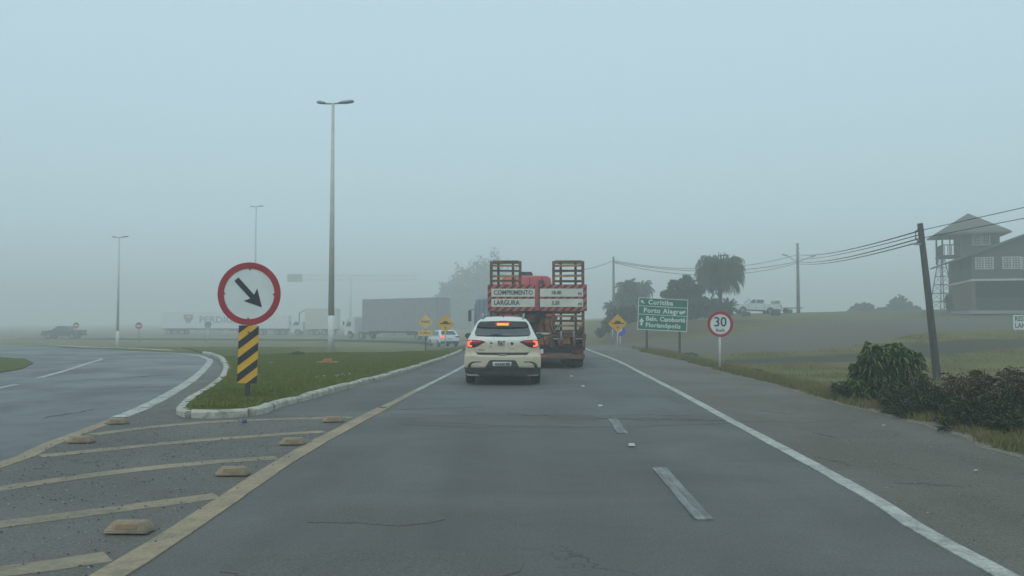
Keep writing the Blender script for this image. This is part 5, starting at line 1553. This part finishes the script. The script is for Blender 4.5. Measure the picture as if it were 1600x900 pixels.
# striped frame: backing + oblique stripes, white boards
bt_, bb_ = zl_(447), zl_(488.5)
for x0, x1 in ((xl(762), xl(836.3)), (xl(843.3), xl(916.8))):
    back = MB().box(((x0 + x1) / 2, -.02, (bt_ + bb_) / 2), (x1 - x0, .03, bt_ - bb_)).build('marker_board', M['stripe_black'], tr_)
    sw = .115; x = x0 - 1.1
    while x < x1 + .2:
        q = [(x, bb_), (x + sw, bb_), (x + sw + (bt_ - bb_) * 1.05, bt_), (x + (bt_ - bb_) * 1.05, bt_)]
        q = clip_rect(q, x0 + .004, x1 - .004, bb_ + .004, bt_ - .004)
        if len(q) > 2: MB().prism(q, -.041, -.0355).build('red_stripe', M['stripe_red'], back)
        x += sw * 2
    xa, xb = (x0 + .105, x1) if x0 < 0 else (x0, x1 - .105)
    for za_, zb_ in ((zl_(453.5), zl_(466)), (zl_(469.5), zl_(482))):
        MB().box(((xa + xb) / 2, -.046, (za_ + zb_) / 2), (xb - xa - .02, .008, za_ - zb_)).build('white_panel', M['board_white'], back)
    def tx(s_, px, py, sz=.20, al='LEFT'):
        text_mesh('lettering', s_, sz, M['stripe_black'], back, T((xl(px), -.053, zl_(py))), al, bold=.004, sx=.88)
    if x0 < 0: tx('COMPRIMENTO', 771.5, 459.8, .19); tx('LARGURA', 771.5, 475.6, .20)
    else: tx('18.40', 869, 459.8, .16, 'CENTER'); tx('3.20', 868, 475.8, .16, 'CENTER'); tx('m', 903, 461, .17); tx('m', 903, 477, .17)
# lower structure, seen right of the car
deck = MB().box((0, 4.6, .95), (3.0, 9.0, .16)).box((-.75, 4.6, .80), (.18, 9.0, .26)).box((.75, 4.6, .80), (.18, 9.0, .26)).build('deck', M['rust_dark'], tr_)
for i in range(30):
    MB().box((0, .3 + i * .30, 1.045 + .004 * (i % 2)), (2.9, .285, .05)).build('deck_plank', M['rust_wood' if i % 3 else 'rust_frame'], tr_)
MB().box((0, .02, zl_(558.5)), (2.86, .16, .19)).build('rear_bumper', M['rust_frame'], tr_, bevel=.01)
for x, m_, w in ((xl(800), 'rust_frame', .9), (xl(884), 'rust_frame', 1.15)):
    MB().box((x, -.07, zl_(558.5)), (w, .03, .10)).build('bumper_plate', M[m_], tr_)
MB().box((0, .22, zl_(544)), (2.95, .1, .22)).build('rear_crossbeam', M['rust_dark'], tr_)
MB().box((xl(853), .05, zl_(534.5)), (.42, .08, .26)).build('rust_plate', M['rust_orange'], tr_, bevel=.01)
MB().box((xl(884.5), .05, zl_(532.5)), (.26, .08, .30)).build('rust_plate', M['rust_orange'], tr_, bevel=.01)
MB().box((xl(820), .05, zl_(534.5)), (.5, .08, .26)).build('rust_plate', M['rust_frame'], tr_, bevel=.01)
for px in (861, 874, 897, 912, 790, 805, 770):
    MB().box((xl(px), -.01, zl_(534)), (.09, .12, .42)).build('hinge_post', M['rust_dark'], tr_)
for px in (876.5, 896.5):
    MB().tube([(xl(px), -.09, zl_(536)), (xl(px), -.05, zl_(519))], .022, 8).build('hydraulic_rod', M['steel_grey'], tr_)
for py in (521.5, 526.5):
    MB().box((xl(887), -.03, zl_(py)), (1.0, .05, .05)).build('crossbar', M['rust_frame'], tr_)
for px, w in ((872, .30), (905, .33)): MB().box((xl(px), -.04, zl_(531.5)), (w, .06, .04)).build('crossbar', M['steel_grey'], tr_)
for px, pz0, pz1, m_ in ((846, 491, 546, 'rust_dark'), (856.5, 497, 520, 'rust_orange'), (862.5, 496, 545, 'rust_wood')):
    MB().box((xl(px), .28, (zl_(pz0) + zl_(pz1)) / 2), (.13 if m_ != 'rust_orange' else .16, .12, zl_(pz0) - zl_(pz1))).build('upright', M[m_], tr_)
MB().box((xl(846), .5, zl_(510)), (.5, .4, .50)).build('tool_box', M['rust_dark'], tr_, bevel=.02)
MB().box((xl(849), .2, zl_(524)), (.42, .1, .07)).build('crossbar', M['board_white'], tr_)
MB().box((xl(839), .4, zl_(490)), (3.0 * .9, .1, .10)).build('crossbar', M['rust_dark'], tr_)
wheel(tr_, xl(829.5), .22, zl_(497.5), .24, .22, 'y', True, 'spare_wheel', 'rust_dark')
MB().box((xl(843), .35, zl_(494)), (.42, .3, .26)).build('winch', M['black_plastic'], tr_, bevel=.03)
MB().box((xl(875), -.005, zl_(549.0)), (1.25, .05, .24)).build('mud_flap', M['tyre'], tr_)
MB().box((xl(804), -.005, zl_(549.0)), (1.25, .05, .24)).build('mud_flap', M['tyre'], tr_)
MB().box((xl(846.5), -.08, zl_(551)), (.09, .04, .14)).build('work_lamp', M['lamp_white'] if 'lamp_white' in M else M['sign_white'], tr_, bevel=.01)
M['lamp_amber'] = M['reflector_brown']
for s in (-1, 1):
    for y in (1.0, 2.3, 3.6):
        for dx in (1.30, .98): wheel(tr_, s * dx, y, .50, .50, .29, rim_mat='rust_dark')
for y in (1.0, 2.3, 3.6): MB().tube([(-1.2, y, .5), (1.2, y, .5)], .07, 8).build('axle', M['rust_dark'], tr_)
MB().box((0, 9.6, 1.35), (1.1, 1.6, .3)).build('gooseneck', M['rust_dark'], tr_)
for s in (-1, 1):
    lb = MB().box((s * 1.22, -.09, zl_(551.5)), (.30, .05, .12)).build('tail_lamp', M['lamp_red_off'], tr_, bevel=.01)
    MB().box((s * .35, -.075, zl_(558.5)), (.5, .012, .05)).build('reflector_strip', M['stripe_red'], tr_)
for px, p2, y0_, y1_ in ((858, 874, 505, 530), (898, 911, 508, 532), (848, 860, 527, 546), (872, 890, 538, 551)):
    a_ = Vector((xl(px), -.12, zl_(y0_))); b2 = Vector((xl(p2), -.10, zl_(y0_ + 4)))
    MB().tube([a_.lerp(b2, t / 8) - Vector((0, 0, 4 * (t / 8) * (1 - t / 8) * (zl_(y0_) - zl_(y1_)) * .7)) for t in range(9)], .016, 6).build('hose', M['tyre'], tr_)
for px, zz in ((868, 500), (894, 500), (868, 513), (907, 516)):
    MB().box((xl(px), -.02, zl_(zz)), (.10, .10, .13), rot=(0, .3, 0)).build('latch', M['rust_dark'], tr_)
# dark machine parts and chains on the deck
cr = MB()
for i in range(9): cr.box((random.uniform(-1.3, .2), random.uniform(.6, 1.4), 1.12 + random.uniform(0, .45)), (random.uniform(.2, .5), .3, random.uniform(.1, .3)), rot=(0, 0, random.uniform(-.4, .4)))
cr.build('loose_equipment', M['rust_dark'], tr_)
# tractor
YK = 41.0; tk = empty('truck_tractor', (A(823, 500, YK).x, YK, .016), R(-1.2), 'red lorry cab towing the low loader, showing above the striped board', 'truck')
ht = A(838, 432.5, YK).z
prof_r = [(-1.25, .95), (1.22, .95), (1.25, 1.5), (1.24, 3.0), (1.16, ht - .12), (1.0, ht - .02), (.4, ht), (-.4, ht), (-1.0, ht - .02), (-1.16, ht - .12), (-1.24, 3.0)]
ring_ = lambda y, s=1, top=1.0: [(x * s, y, .95 + (z - .95) * top) for x, z in prof_r]
loft('cab', [ring_(-.95, .97, .98), ring_(-.85), ring_(.9), ring_(1.15, .98, .93), ring_(1.35, .95, .55)], M['cab_red'], tk)
pnl = MB()
for x in (-.55, .15, .75): pnl.box((x, -.958, ht - .55), (.03, .02, .9))
pnl.build('panel_seam', M['tarp_dark'], tk)
MB().box((.72, -.97, 2.75), (.26, .1, 1.3)).build('exhaust_stack', M['tarp_dark'], tk)
MB().box((-.02, .1, ht + .09), (.62, .9, .24)).build('roof_hatch', M['tarp_dark'], tk, bevel=.05)
MB().box((0, -2.9, .85), (.8, 4.2, .28)).build('chassis', M['rust_dark'], tk)
for s in (-1, 1):
    for y in (-2.2, -3.5): wheel(tk, s * 1.05, y, .5, .5, .5)
    wheel(tk, s * 1.05, .5, .5, .5, .3)
    MB().box((s * 1.42, 1.1, 2.5), (.22, .12, .5)).build('wing_mirror', M['mirror_black'], tk)
    MB().box((s * 1.255, .3, 2.5), (.012, .9, .7)).build('side_window', M['glass'], tk)

# ---------------- generic lorry, length along +x, nose at x=0 pointing -x
def lorry(loc, rz, label, cab_mat, box_mat, box_len, box_h, box_z, cab_h, name='articulated_lorry', gap=.9, curtain=True, tarp_arch=False, group=None, wheel_mat='rim'):
    r = empty(name, loc, rz, label, 'lorry', group)
    # cab side profile (x,z), sloping windscreen, roof fairing
    pr = [(0, .45), (-.05, 1.1), (.05, 1.55), (.42, cab_h - .35), (.8, cab_h - .05), (1.25, cab_h), (2.15, cab_h + .02), (2.2, cab_h - .3), (2.2, .8), (1.75, .75), (1.65, 1.05), (1.2, 1.15), (.75, 1.05), (.6, .45)]
    cab = MB().prism(pr, -1.22, 1.22, 'y').build('cab', M[cab_mat], r, bevel=.05)
    for s in (-1, 1):
        MB().prism([(.42, 1.75), (1.45, 1.75), (1.45, 2.35), (.75, 2.38)], s * 1.225, s * 1.245, 'y').build('side_window', M['glass'], cab)
        MB().box((.05, s * 1.42, 2.15), (.12, .2, .55)).build('wing_mirror', M['mirror_black'], cab)
        MB().box((-.06, s * .9, .9), (.08, .4, .2)).build('headlight', M['plate'], cab)
        wheel(r, 1.2, s * 1.05, .5, .5, .3, 'y', rim_mat=wheel_mat)
        wheel(r, 3.6, s * .95, .5, .5, .5, 'y', rim_mat=wheel_mat)
        MB().box((2.6, s * 1.0, .75), (.95, .4, .5)).build('fuel_tank', M['steel_grey'], r, bevel=.08)
    MB().add([(.06, -1.1, 1.6), (.06, 1.1, 1.6), (.41, 1.08, cab_h - .4), (.41, -1.08, cab_h - .4)], [(0, 1, 2, 3)]).build('windscreen', M['glass'], cab, loc=(-.02, 0, .01))
    MB().box((3.6, 0, .85), (4.4, .8, .25)).build('chassis', M['tarp_dark'], r)
    x0 = 2.2 + gap
    bx = MB().box((x0 + box_len / 2, 0, box_z + box_h / 2), (box_len, 2.5, box_h)).build('trailer_box', M[box_mat], r, bevel=.03)
    if curtain:
        cb = MB()
        nb = int(box_len / 1.2)
        for i in range(nb + 1):
            for s in (-1, 1): cb.box((x0 + .05 + (box_len - .1) * i / nb, s * 1.256, box_z + box_h / 2), (.05, .014, box_h - .12))
        cb.build('side_ribs', M[box_mat], bx)
    MB().box((x0 + box_len / 2 + .4, 0, box_z - .14), (box_len - .8, 1.2, .26)).build('trailer_frame', M['tarp_dark'], r)
    for i in range(3):
        for s in (-1, 1): wheel(r, x0 + box_len - 1.1 - i * 1.25, s * 1.0, .48, .48, .4, 'y', rim_mat=wheel_mat)
    for s in (-1, 1):
        MB().box((x0 + box_len * .45, s * 1.15, .75), (box_len * .32, .05, .35)).build('side_guard', M['steel_grey'], r)
    for s in (-1, 1): MB().box((x0 + box_len + .03, s * 1.05, box_z - .15), (.06, .3, .14)).build('tail_lamp', M['lamp_red_off'], r)
    return r, bx, x0
M['lorry_white'] = simple('lorry_white', (0.75, 0.77, 0.77), .4)
M['box_white'] = simple('box_white', (0.80, 0.82, 0.82), .5, col2=(.72, .74, .74), scale=2)
M['curtain_hazed'] = simple('hazed_curtain_side', (0.30, 0.285, 0.30), .6, col2=(.25, .24, .26), scale=1.5)  # trailer tone lightened so the colour itself carries fog
M['box_cream'] = simple('box_cream', (0.66, 0.66, 0.60), .6)
M['print_grey'] = simple('grey_print', (0.30, 0.31, 0.34), .6)
M['print_red'] = simple('red_print', (0.45, 0.12, 0.12), .6)
# dark curtain-side lorry: nose at px 549
YL_, YR_ = 102.0, 88.0
nose = Vector((A(549, 500, 118).x, 118, 0)); tail = Vector((A(693, 500, 106).x, 106, 0))
ang = math.atan2(tail.y - nose.y, tail.x - nose.x); LL = (tail - nose).length
gz = H((nose.x + tail.x) / 2, 105)
lorry((nose.x, nose.y, gz), ang, 'white cab lorry with a long dark curtain-side trailer behind the yellow signs', 'lorry_white', 'curtain_hazed', LL - 3.9, A(693, 465, 106).z - gz - 1.15, 1.15, A(570, 495, 116).z - gz, gap=1.7)
# white refrigerated lorry with printed side
Y = 152; gz = H(-45, Y)
nose_x = A(409, 500, Y).x; xt = A(258, 500, Y).x
LB = nose_x - xt - 3.1
r, bx, x0 = lorry((nose_x, Y, gz), R(180), 'white lorry with a printed white trailer half hidden behind the round arrow sign', 'lorry_white', 'box_white', LB, A(300, 487, Y).z - A(300, 513, Y).z, A(300, 513, Y).z - gz, 2.6, curtain=False)
# prints on the side that faces the viewer (local +y after the half turn)
def side_print(txt, px, py, size, mat):
    lx = nose_x - A(px, 500, Y).x; lz = A(px, py, Y).z - gz
    return text_mesh('side_lettering', txt, size, M[mat], bx, T((lx, 1.262, lz)) @ Matrix.Rotation(R(180), 4, 'Z'), bold=.03, sx=1.15)
side_print('PERDIGÃO', 315, 500, 1.6, 'print_grey')
lx = nose_x - A(298.5, 500, Y).x; lz = A(298, 498, Y).z - gz
sh = [(-.85, .75), (.85, .75), (.8, 0), (.42, -.6), (0, -.87), (-.42, -.6), (-.8, 0)]
MB().prism([(lx + a, lz + b_) for a, b_ in sh], 1.252, 1.262, 'y').build('side_emblem', M['print_grey'], bx)
MB().prism([(lx + a * .62, lz + b_ * .45 - .12) for a, b_ in sh], 1.2625, 1.27, 'y').build('side_emblem', M['print_red'], bx)
MB().prism([(lx + a, lz + b_) for a, b_ in [(-.4, .2), (.4, .2), (.1, .5), (-.1, .5)]], 1.2625, 1.27, 'y').build('side_emblem', M['box_white'], bx)
# white rigid van lorry and a cream tarp lorry farther right
Y = 148; gz = H(-33, Y)
xa = A(457, 500, Y).x; xb = A(533, 500, Y).x
r, bx, x0 = lorry((xa, Y, gz), 0, 'pale covered lorry behind the base of the near street lamp', 'lorry_white', 'box_cream', xb - xa - 2.9, A(480, 482, Y).z - A(480, 514, Y).z, A(480, 514, Y).z - gz, 2.4, name='covered_lorry', gap=.3)
MB().tube([(x0 - 1.0, -1.1, 1.6), (x0 - 1.0, -1.1, 3.9), (x0 - .3, -1.1, 4.3), (x0 + xb - xa - 4, -1.1, 4.35)], .1, 6).build('tarp_frame', M['tarp_dark'], r)
Y = 150; gz = H(-36, Y); xa = A(404, 500, Y).x; xb = A(453, 500, Y).x
r = empty('box_lorry', (xa, Y, gz), 0, 'pale box lorry faintly visible between the arrow sign and the covered lorry', 'lorry')
MB().box(((xb - xa) / 2, 0, 2.35), (xb - xa, 2.4, 2.3)).build('cargo_box', M['box_white'], r, bevel=.04)
MB().box(((xb - xa) / 2, 0, .95), (xb - xa, 1.0, .3)).build('chassis', M['tarp_dark'], r)
MB().box((.5, -1.21, 2.7), (.7, .02, .5)).build('side_panel', M['print_grey'], r)
for q in (.8, 3.6, 4.7):
    for s in (-1, 1): wheel(r, q, s * 1.0, .48, .48, .35, 'y')

# ---------------- blue covered truck ahead of the low loader
M['tarp_blue'] = simple('blue_grey_tarp', (0.22, 0.29, 0.34), .6, col2=(0.14, 0.19, 0.235), scale=1.1, stretch=(1, 2.2, .8), lo=.4, hi=.6)
rear = Vector((A(800, 500, 55).x, 55, 0)); front = Vector((A(743, 500, 63.5).x, 63.5, 0))
d = front - rear; ang = math.atan2(d.y, d.x) - R(90)
bt2 = empty('tarpaulin_truck', (rear.x + 1.2, rear.y, H(0, 58)), ang, 'blue grey tarpaulin covered truck half hidden left of the low loader', 'truck')
L_ = d.length; ht2 = A(745, 462, 63.5).z
tp = [(-1.25, 1.1), (1.25, 1.1), (1.25, ht2 - .15), (1.0, ht2 + .02), (-1.0, ht2 + .02), (-1.25, ht2 - .15)]
loft('tarpaulin', [[(x * (1 + .01 * math.sin(i * 2.1)), y, z + (.03 * (i % 2) if z > 2 else 0)) for x, z in tp] for i, y in enumerate([L_ * t / 8 for t in range(9)])], M['tarp_blue'], bt2, smooth=False)
rb = MB()
for t in range(9): rb.box((-1.262, L_ * t / 8 * .98 + .05, (1.1 + ht2 - .2) / 2), (.02, .05, ht2 - 1.4))
rb.build('tarp_ropes', M['tarp_dark'], bt2)
MB().box((0, L_ / 2, .95), (2.3, L_, .25)).build('chassis', M['rust_dark'], bt2)
MB().prism([(L_ + .02, .6), (L_ + .55, .6), (L_ + .55, 1.7), (L_ + .45, 2.9), (L_ + .02, 3.0)], -1.22, 1.22, 'x').build('cab', M['tarp_blue'], bt2, bevel=.04)
for s in (-1, 1):
    MB().box((s * 1.56, L_ + .5, 2.05), (.24, .14, .85)).build('wing_mirror', M['mirror_black'], bt2, bevel=.03)
    MB().tube([(s * 1.2, L_ + .45, 2.55), (s * 1.55, L_ + .5, 2.5)], .03, 6).build('mirror_arm', M['mirror_black'], bt2)
    for y in (1.2, 2.5, L_ - 1.0): wheel(bt2, s * 1.0, y, .5, .5, .4)

# ---------------- passenger vehicles further away
def side_body(name, prof, w, mat, parent, tuck=.12, belt=1.0):
    """closed side profile (x,z) with narrower cabin above the belt; length along x"""
    prof = list(prof); n = len(prof)
    def hw(z): return w / 2 * (1 - tuck * max(0, (z - belt)) / .55) * (1 - .05 * max(0, .5 - z) / .3)
    rings = []
    vs = []; fs = []
    levels = [(-1, 1.0), (-.9, 1.0), (.9, 1.0), (1, 1.0)]
    for sgn, sc in ((-1, .965), (-1, 1.0), (1, 1.0), (1, .965)):
        pass
    cx_ = sum(p[0] for p in prof) / n; cz_ = sum(p[1] for p in prof) / n
    for f_, s in ((1.0, .955), (.94, 1.0), (-.94, 1.0), (-1.0, .955)):
        for x, z in prof: vs.append((cx_ + (x - cx_) * s, hw(z) * f_, cz_ + (z - cz_) * s))
    for i in range(3):
        for k in range(n): fs.append((i * n + k, i * n + (k + 1) % n, (i + 1) * n + (k + 1) % n, (i + 1) * n + k))
    fs += [tuple(range(n)), tuple(range(4 * n - 1, 3 * n - 1, -1))]
    mb = MB(); mb.add(vs, fs, False)
    o = mb.build(name, mat, parent); return o, hw
def pickup(loc, rz, label, mat, dark=False, pitch=0, rack=False):
    r = empty('pickup_truck', loc, rz, label, 'pickup')
    r.rotation_euler = (0, pitch, rz)
    arc = lambda cx, r_, a0, a1, n=7: [(cx + r_ * math.cos(R(a0 + (a1 - a0) * i / n)), .40 + r_ * math.sin(R(a0 + (a1 - a0) * i / n))) for i in range(n + 1)]
    prof = [(.02, .50), (-.02, .75), (.05, 1.0), (.35, 1.10), (1.25, 1.18), (1.45, 1.24), (2.05, 1.70), (2.25, 1.76), (3.35, 1.76), (3.52, 1.68), (3.62, 1.24), (3.66, 1.20), (5.2, 1.20), (5.26, 1.1), (5.24, .62), (5.05, .52)]
    prof += arc(4.12, .46, 0, 180)[0:] + [(3.6, .42), (1.55, .38)] + arc(1.0, .46, 0, 180) + [(.5, .42)]
    b_, hw = side_body('body', prof, 1.82, M[mat], r, belt=1.15)
    for s in (-1, 1):
        for poly in ([(1.68, 1.24), (2.42, 1.24), (2.42, 1.64), (2.12, 1.64)], [(2.52, 1.24), (3.30, 1.24), (3.36, 1.64), (2.52, 1.64)]):
            vs = [(x, s * (hw(z) + .006), z) for x, z in poly] + [(x, s * (hw(z) - .02), z) for x, z in poly]
            MB().add(vs, [(0, 1, 2, 3), (7, 6, 5, 4), (0, 4, 5, 1), (1, 5, 6, 2), (2, 6, 7, 3), (3, 7, 4, 0)]).build('side_window', M['glass_grey'], b_)
        MB().box((1.85, s * 1.02, 1.22), (.14, .2, .17)).build('wing_mirror', M[mat] if not dark else M['mirror_black'], r, bevel=.03)
        MB().box((2.45, s * .90, .46), (2.2, .12, .08)).build('sill', M['tarp_dark'], r)
        MB().box((.12, s * .72, .92), (.3, .34, .16), rot=(0, -.3, 0)).build('headlight', M['plate'], r, bevel=.03)
        MB().box((5.23, s * .83, 1.0), (.08, .16, .34)).build('tail_lamp', M['lamp_red_off'], r)
        for x in (1.0, 4.12): wheel(r, x, s * .80, .39, .39, .25, 'y')
        seam = MB()
        for x in (1.62, 2.47, 3.42): seam.box((x, s * (hw(.85) + .002), .85), (.018, .012, .66))
        seam.build('door_seam', M['tarp_dark'], b_)
    MB().add([(1.50, -.78, 1.27), (1.50, .78, 1.27), (2.06, .70, 1.69), (2.06, -.70, 1.69)], [(0, 1, 2, 3)]).build('windscreen', M['glass'], r, loc=(-.03, 0, .02))
    MB().box((4.42, 0, 1.195), (1.45, 1.5, .03)).build('cargo_bed', M['tarp_dark'], r)
    MB().box((5.32, 0, .58), (.14, 1.7, .18)).build('rear_bumper', M['tarp_dark'] if dark else M['steel_grey'], r)
    MB().box((.0, 0, .56), (.16, 1.7, .24)).build('front_bumper', M[mat], r, bevel=.04)
    MB().box((.0, 0, .88), (.06, .9, .22)).build('grille', M['tarp_dark'], r)
    MB().box((2.5, 0, .45), (4.2, 1.2, .14)).build('chassis', M['tarp_dark'], r)
    if rack:
        for s in (-1, 1): MB().box((4.9, s * .78, 1.42), (.5, .04, .36)).build('rack', M['steel_grey'], r)
    return r
M['truck_white'] = car_paint('white_pickup_paint', (0.70, 0.73, 0.74), None, .3)
M['truck_dark'] = car_paint('dark_pickup_paint', (0.045, 0.05, 0.055), None, .3)
Y = 93; c = A(1145, 500, Y); gz = HB(A(1180, 500, Y).x, Y)
pickup((c.x - .15, Y, gz + .02), 0, 'white double cab pickup parked on the grassy rise behind the speed sign', 'truck_white', pitch=R(2.0), rack=True)
Y = 114; c = A(69, 520, Y)
pickup((c.x, Y, H(c.x, Y) + .05), R(3), 'dark grey pickup driving left through the fog on the far roundabout', 'truck_dark', dark=True)

# white saloon beyond the island, seen from behind left
Y = 72; c = A(703, 520, Y); gz = H(c.x, Y)
M['car_white'] = car_paint('white_saloon_paint', (0.74, 0.76, 0.77), None, .25)
r = empty('white_car', (c.x, Y, gz + .01), R(90 + 21), 'white car with red tail lamps driving away beyond the left hump sign', 'car')
# length along local x forward (+x), tail at x=0
arc = lambda cx, r_, n=7: [(cx + r_ * math.cos(R(180 - 180 * i / n)), .31 + r_ * math.sin(R(180 - 180 * i / n))) for i in range(n + 1)]
prof = [(.05, .38), (-.02, .55), (.0, .8), (.06, .98), (.35, 1.04), (.75, 1.36), (1.25, 1.46), (2.0, 1.46), (2.45, 1.36), (3.05, 1.0), (3.9, .88), (4.15, .7), (4.2, .4), (3.75, .3)]
prof += [(3.35 + .36 * math.cos(R(180 * i / 7)), .31 + .36 * math.sin(R(180 * i / 7))) for i in range(8)] + [(2.8, .26), (1.3, .26)] + [(.8 + .36 * math.cos(R(180 * i / 7)), .31 + .36 * math.sin(R(180 * i / 7))) for i in range(8)] + [(.3, .32)]
b_, hw = side_body('body', prof, 1.76, M['car_white'], r, belt=.95, tuck=.22)
MB().add([(.40, -.66, 1.06), (.40, .66, 1.06), (.78, .56, 1.37), (.78, -.56, 1.37)], [(0, 1, 2, 3)]).build('rear_window', M['glass'], r, loc=(-.035, 0, .02))
MB().box((.0, 0, .40), (.14, 1.6, .22)).build('rear_bumper', M['tarp_dark'], r, bevel=.03)
MB().box((-.03, 0, .72), (.03, .4, .12)).build('number_plate', M['plate'], r)
for s in (-1, 1):
    MB().box((.03, s * .68, .88), (.10, .36, .15)).build('tail_lamp', M['lamp_glow'] if s > 0 else M['lamp_red_off'], r, bevel=.03)
    vs = [(x, s * (hw(z) + .006), z) for x, z in [(.85, 1.02), (2.85, 1.0), (2.35, 1.34), (1.05, 1.36)]]
    MB().add(vs, [(0, 1, 2, 3)]).build('side_window', M['glass'], r)
    MB().box((2.75, s * .98, 1.0), (.12, .18, .12)).build('wing_mirror', M['car_white'], r, bevel=.02)
    for x in (.8, 3.35): wheel(r, x, s * .78, .31, .31, .2, 'y')

# ================================================================ HAZE (last): one closed box of even density
m = bpy.data.materials.new('haze_air'); m.use_nodes = True
n = m.node_tree; n.nodes.clear()
o_ = n.nodes.new('ShaderNodeOutputMaterial'); pv = n.nodes.new('ShaderNodeVolumePrincipled')
pv.inputs['Color'].default_value = (0.975, 0.99, 0.985, 1); pv.inputs['Density'].default_value = HAZE_DENSITY
pv.inputs['Anisotropy'].default_value = .1
n.links.new(pv.outputs[0], o_.inputs['Volume'])
hz = MB().box((0, 420, 11.0), (1500, 1060, 30.0)).build('haze', m)
hz['kind'] = 'stuff'; hz['label'] = 'pale blue grey fog filling the air over the whole scene'; hz['category'] = 'haze'
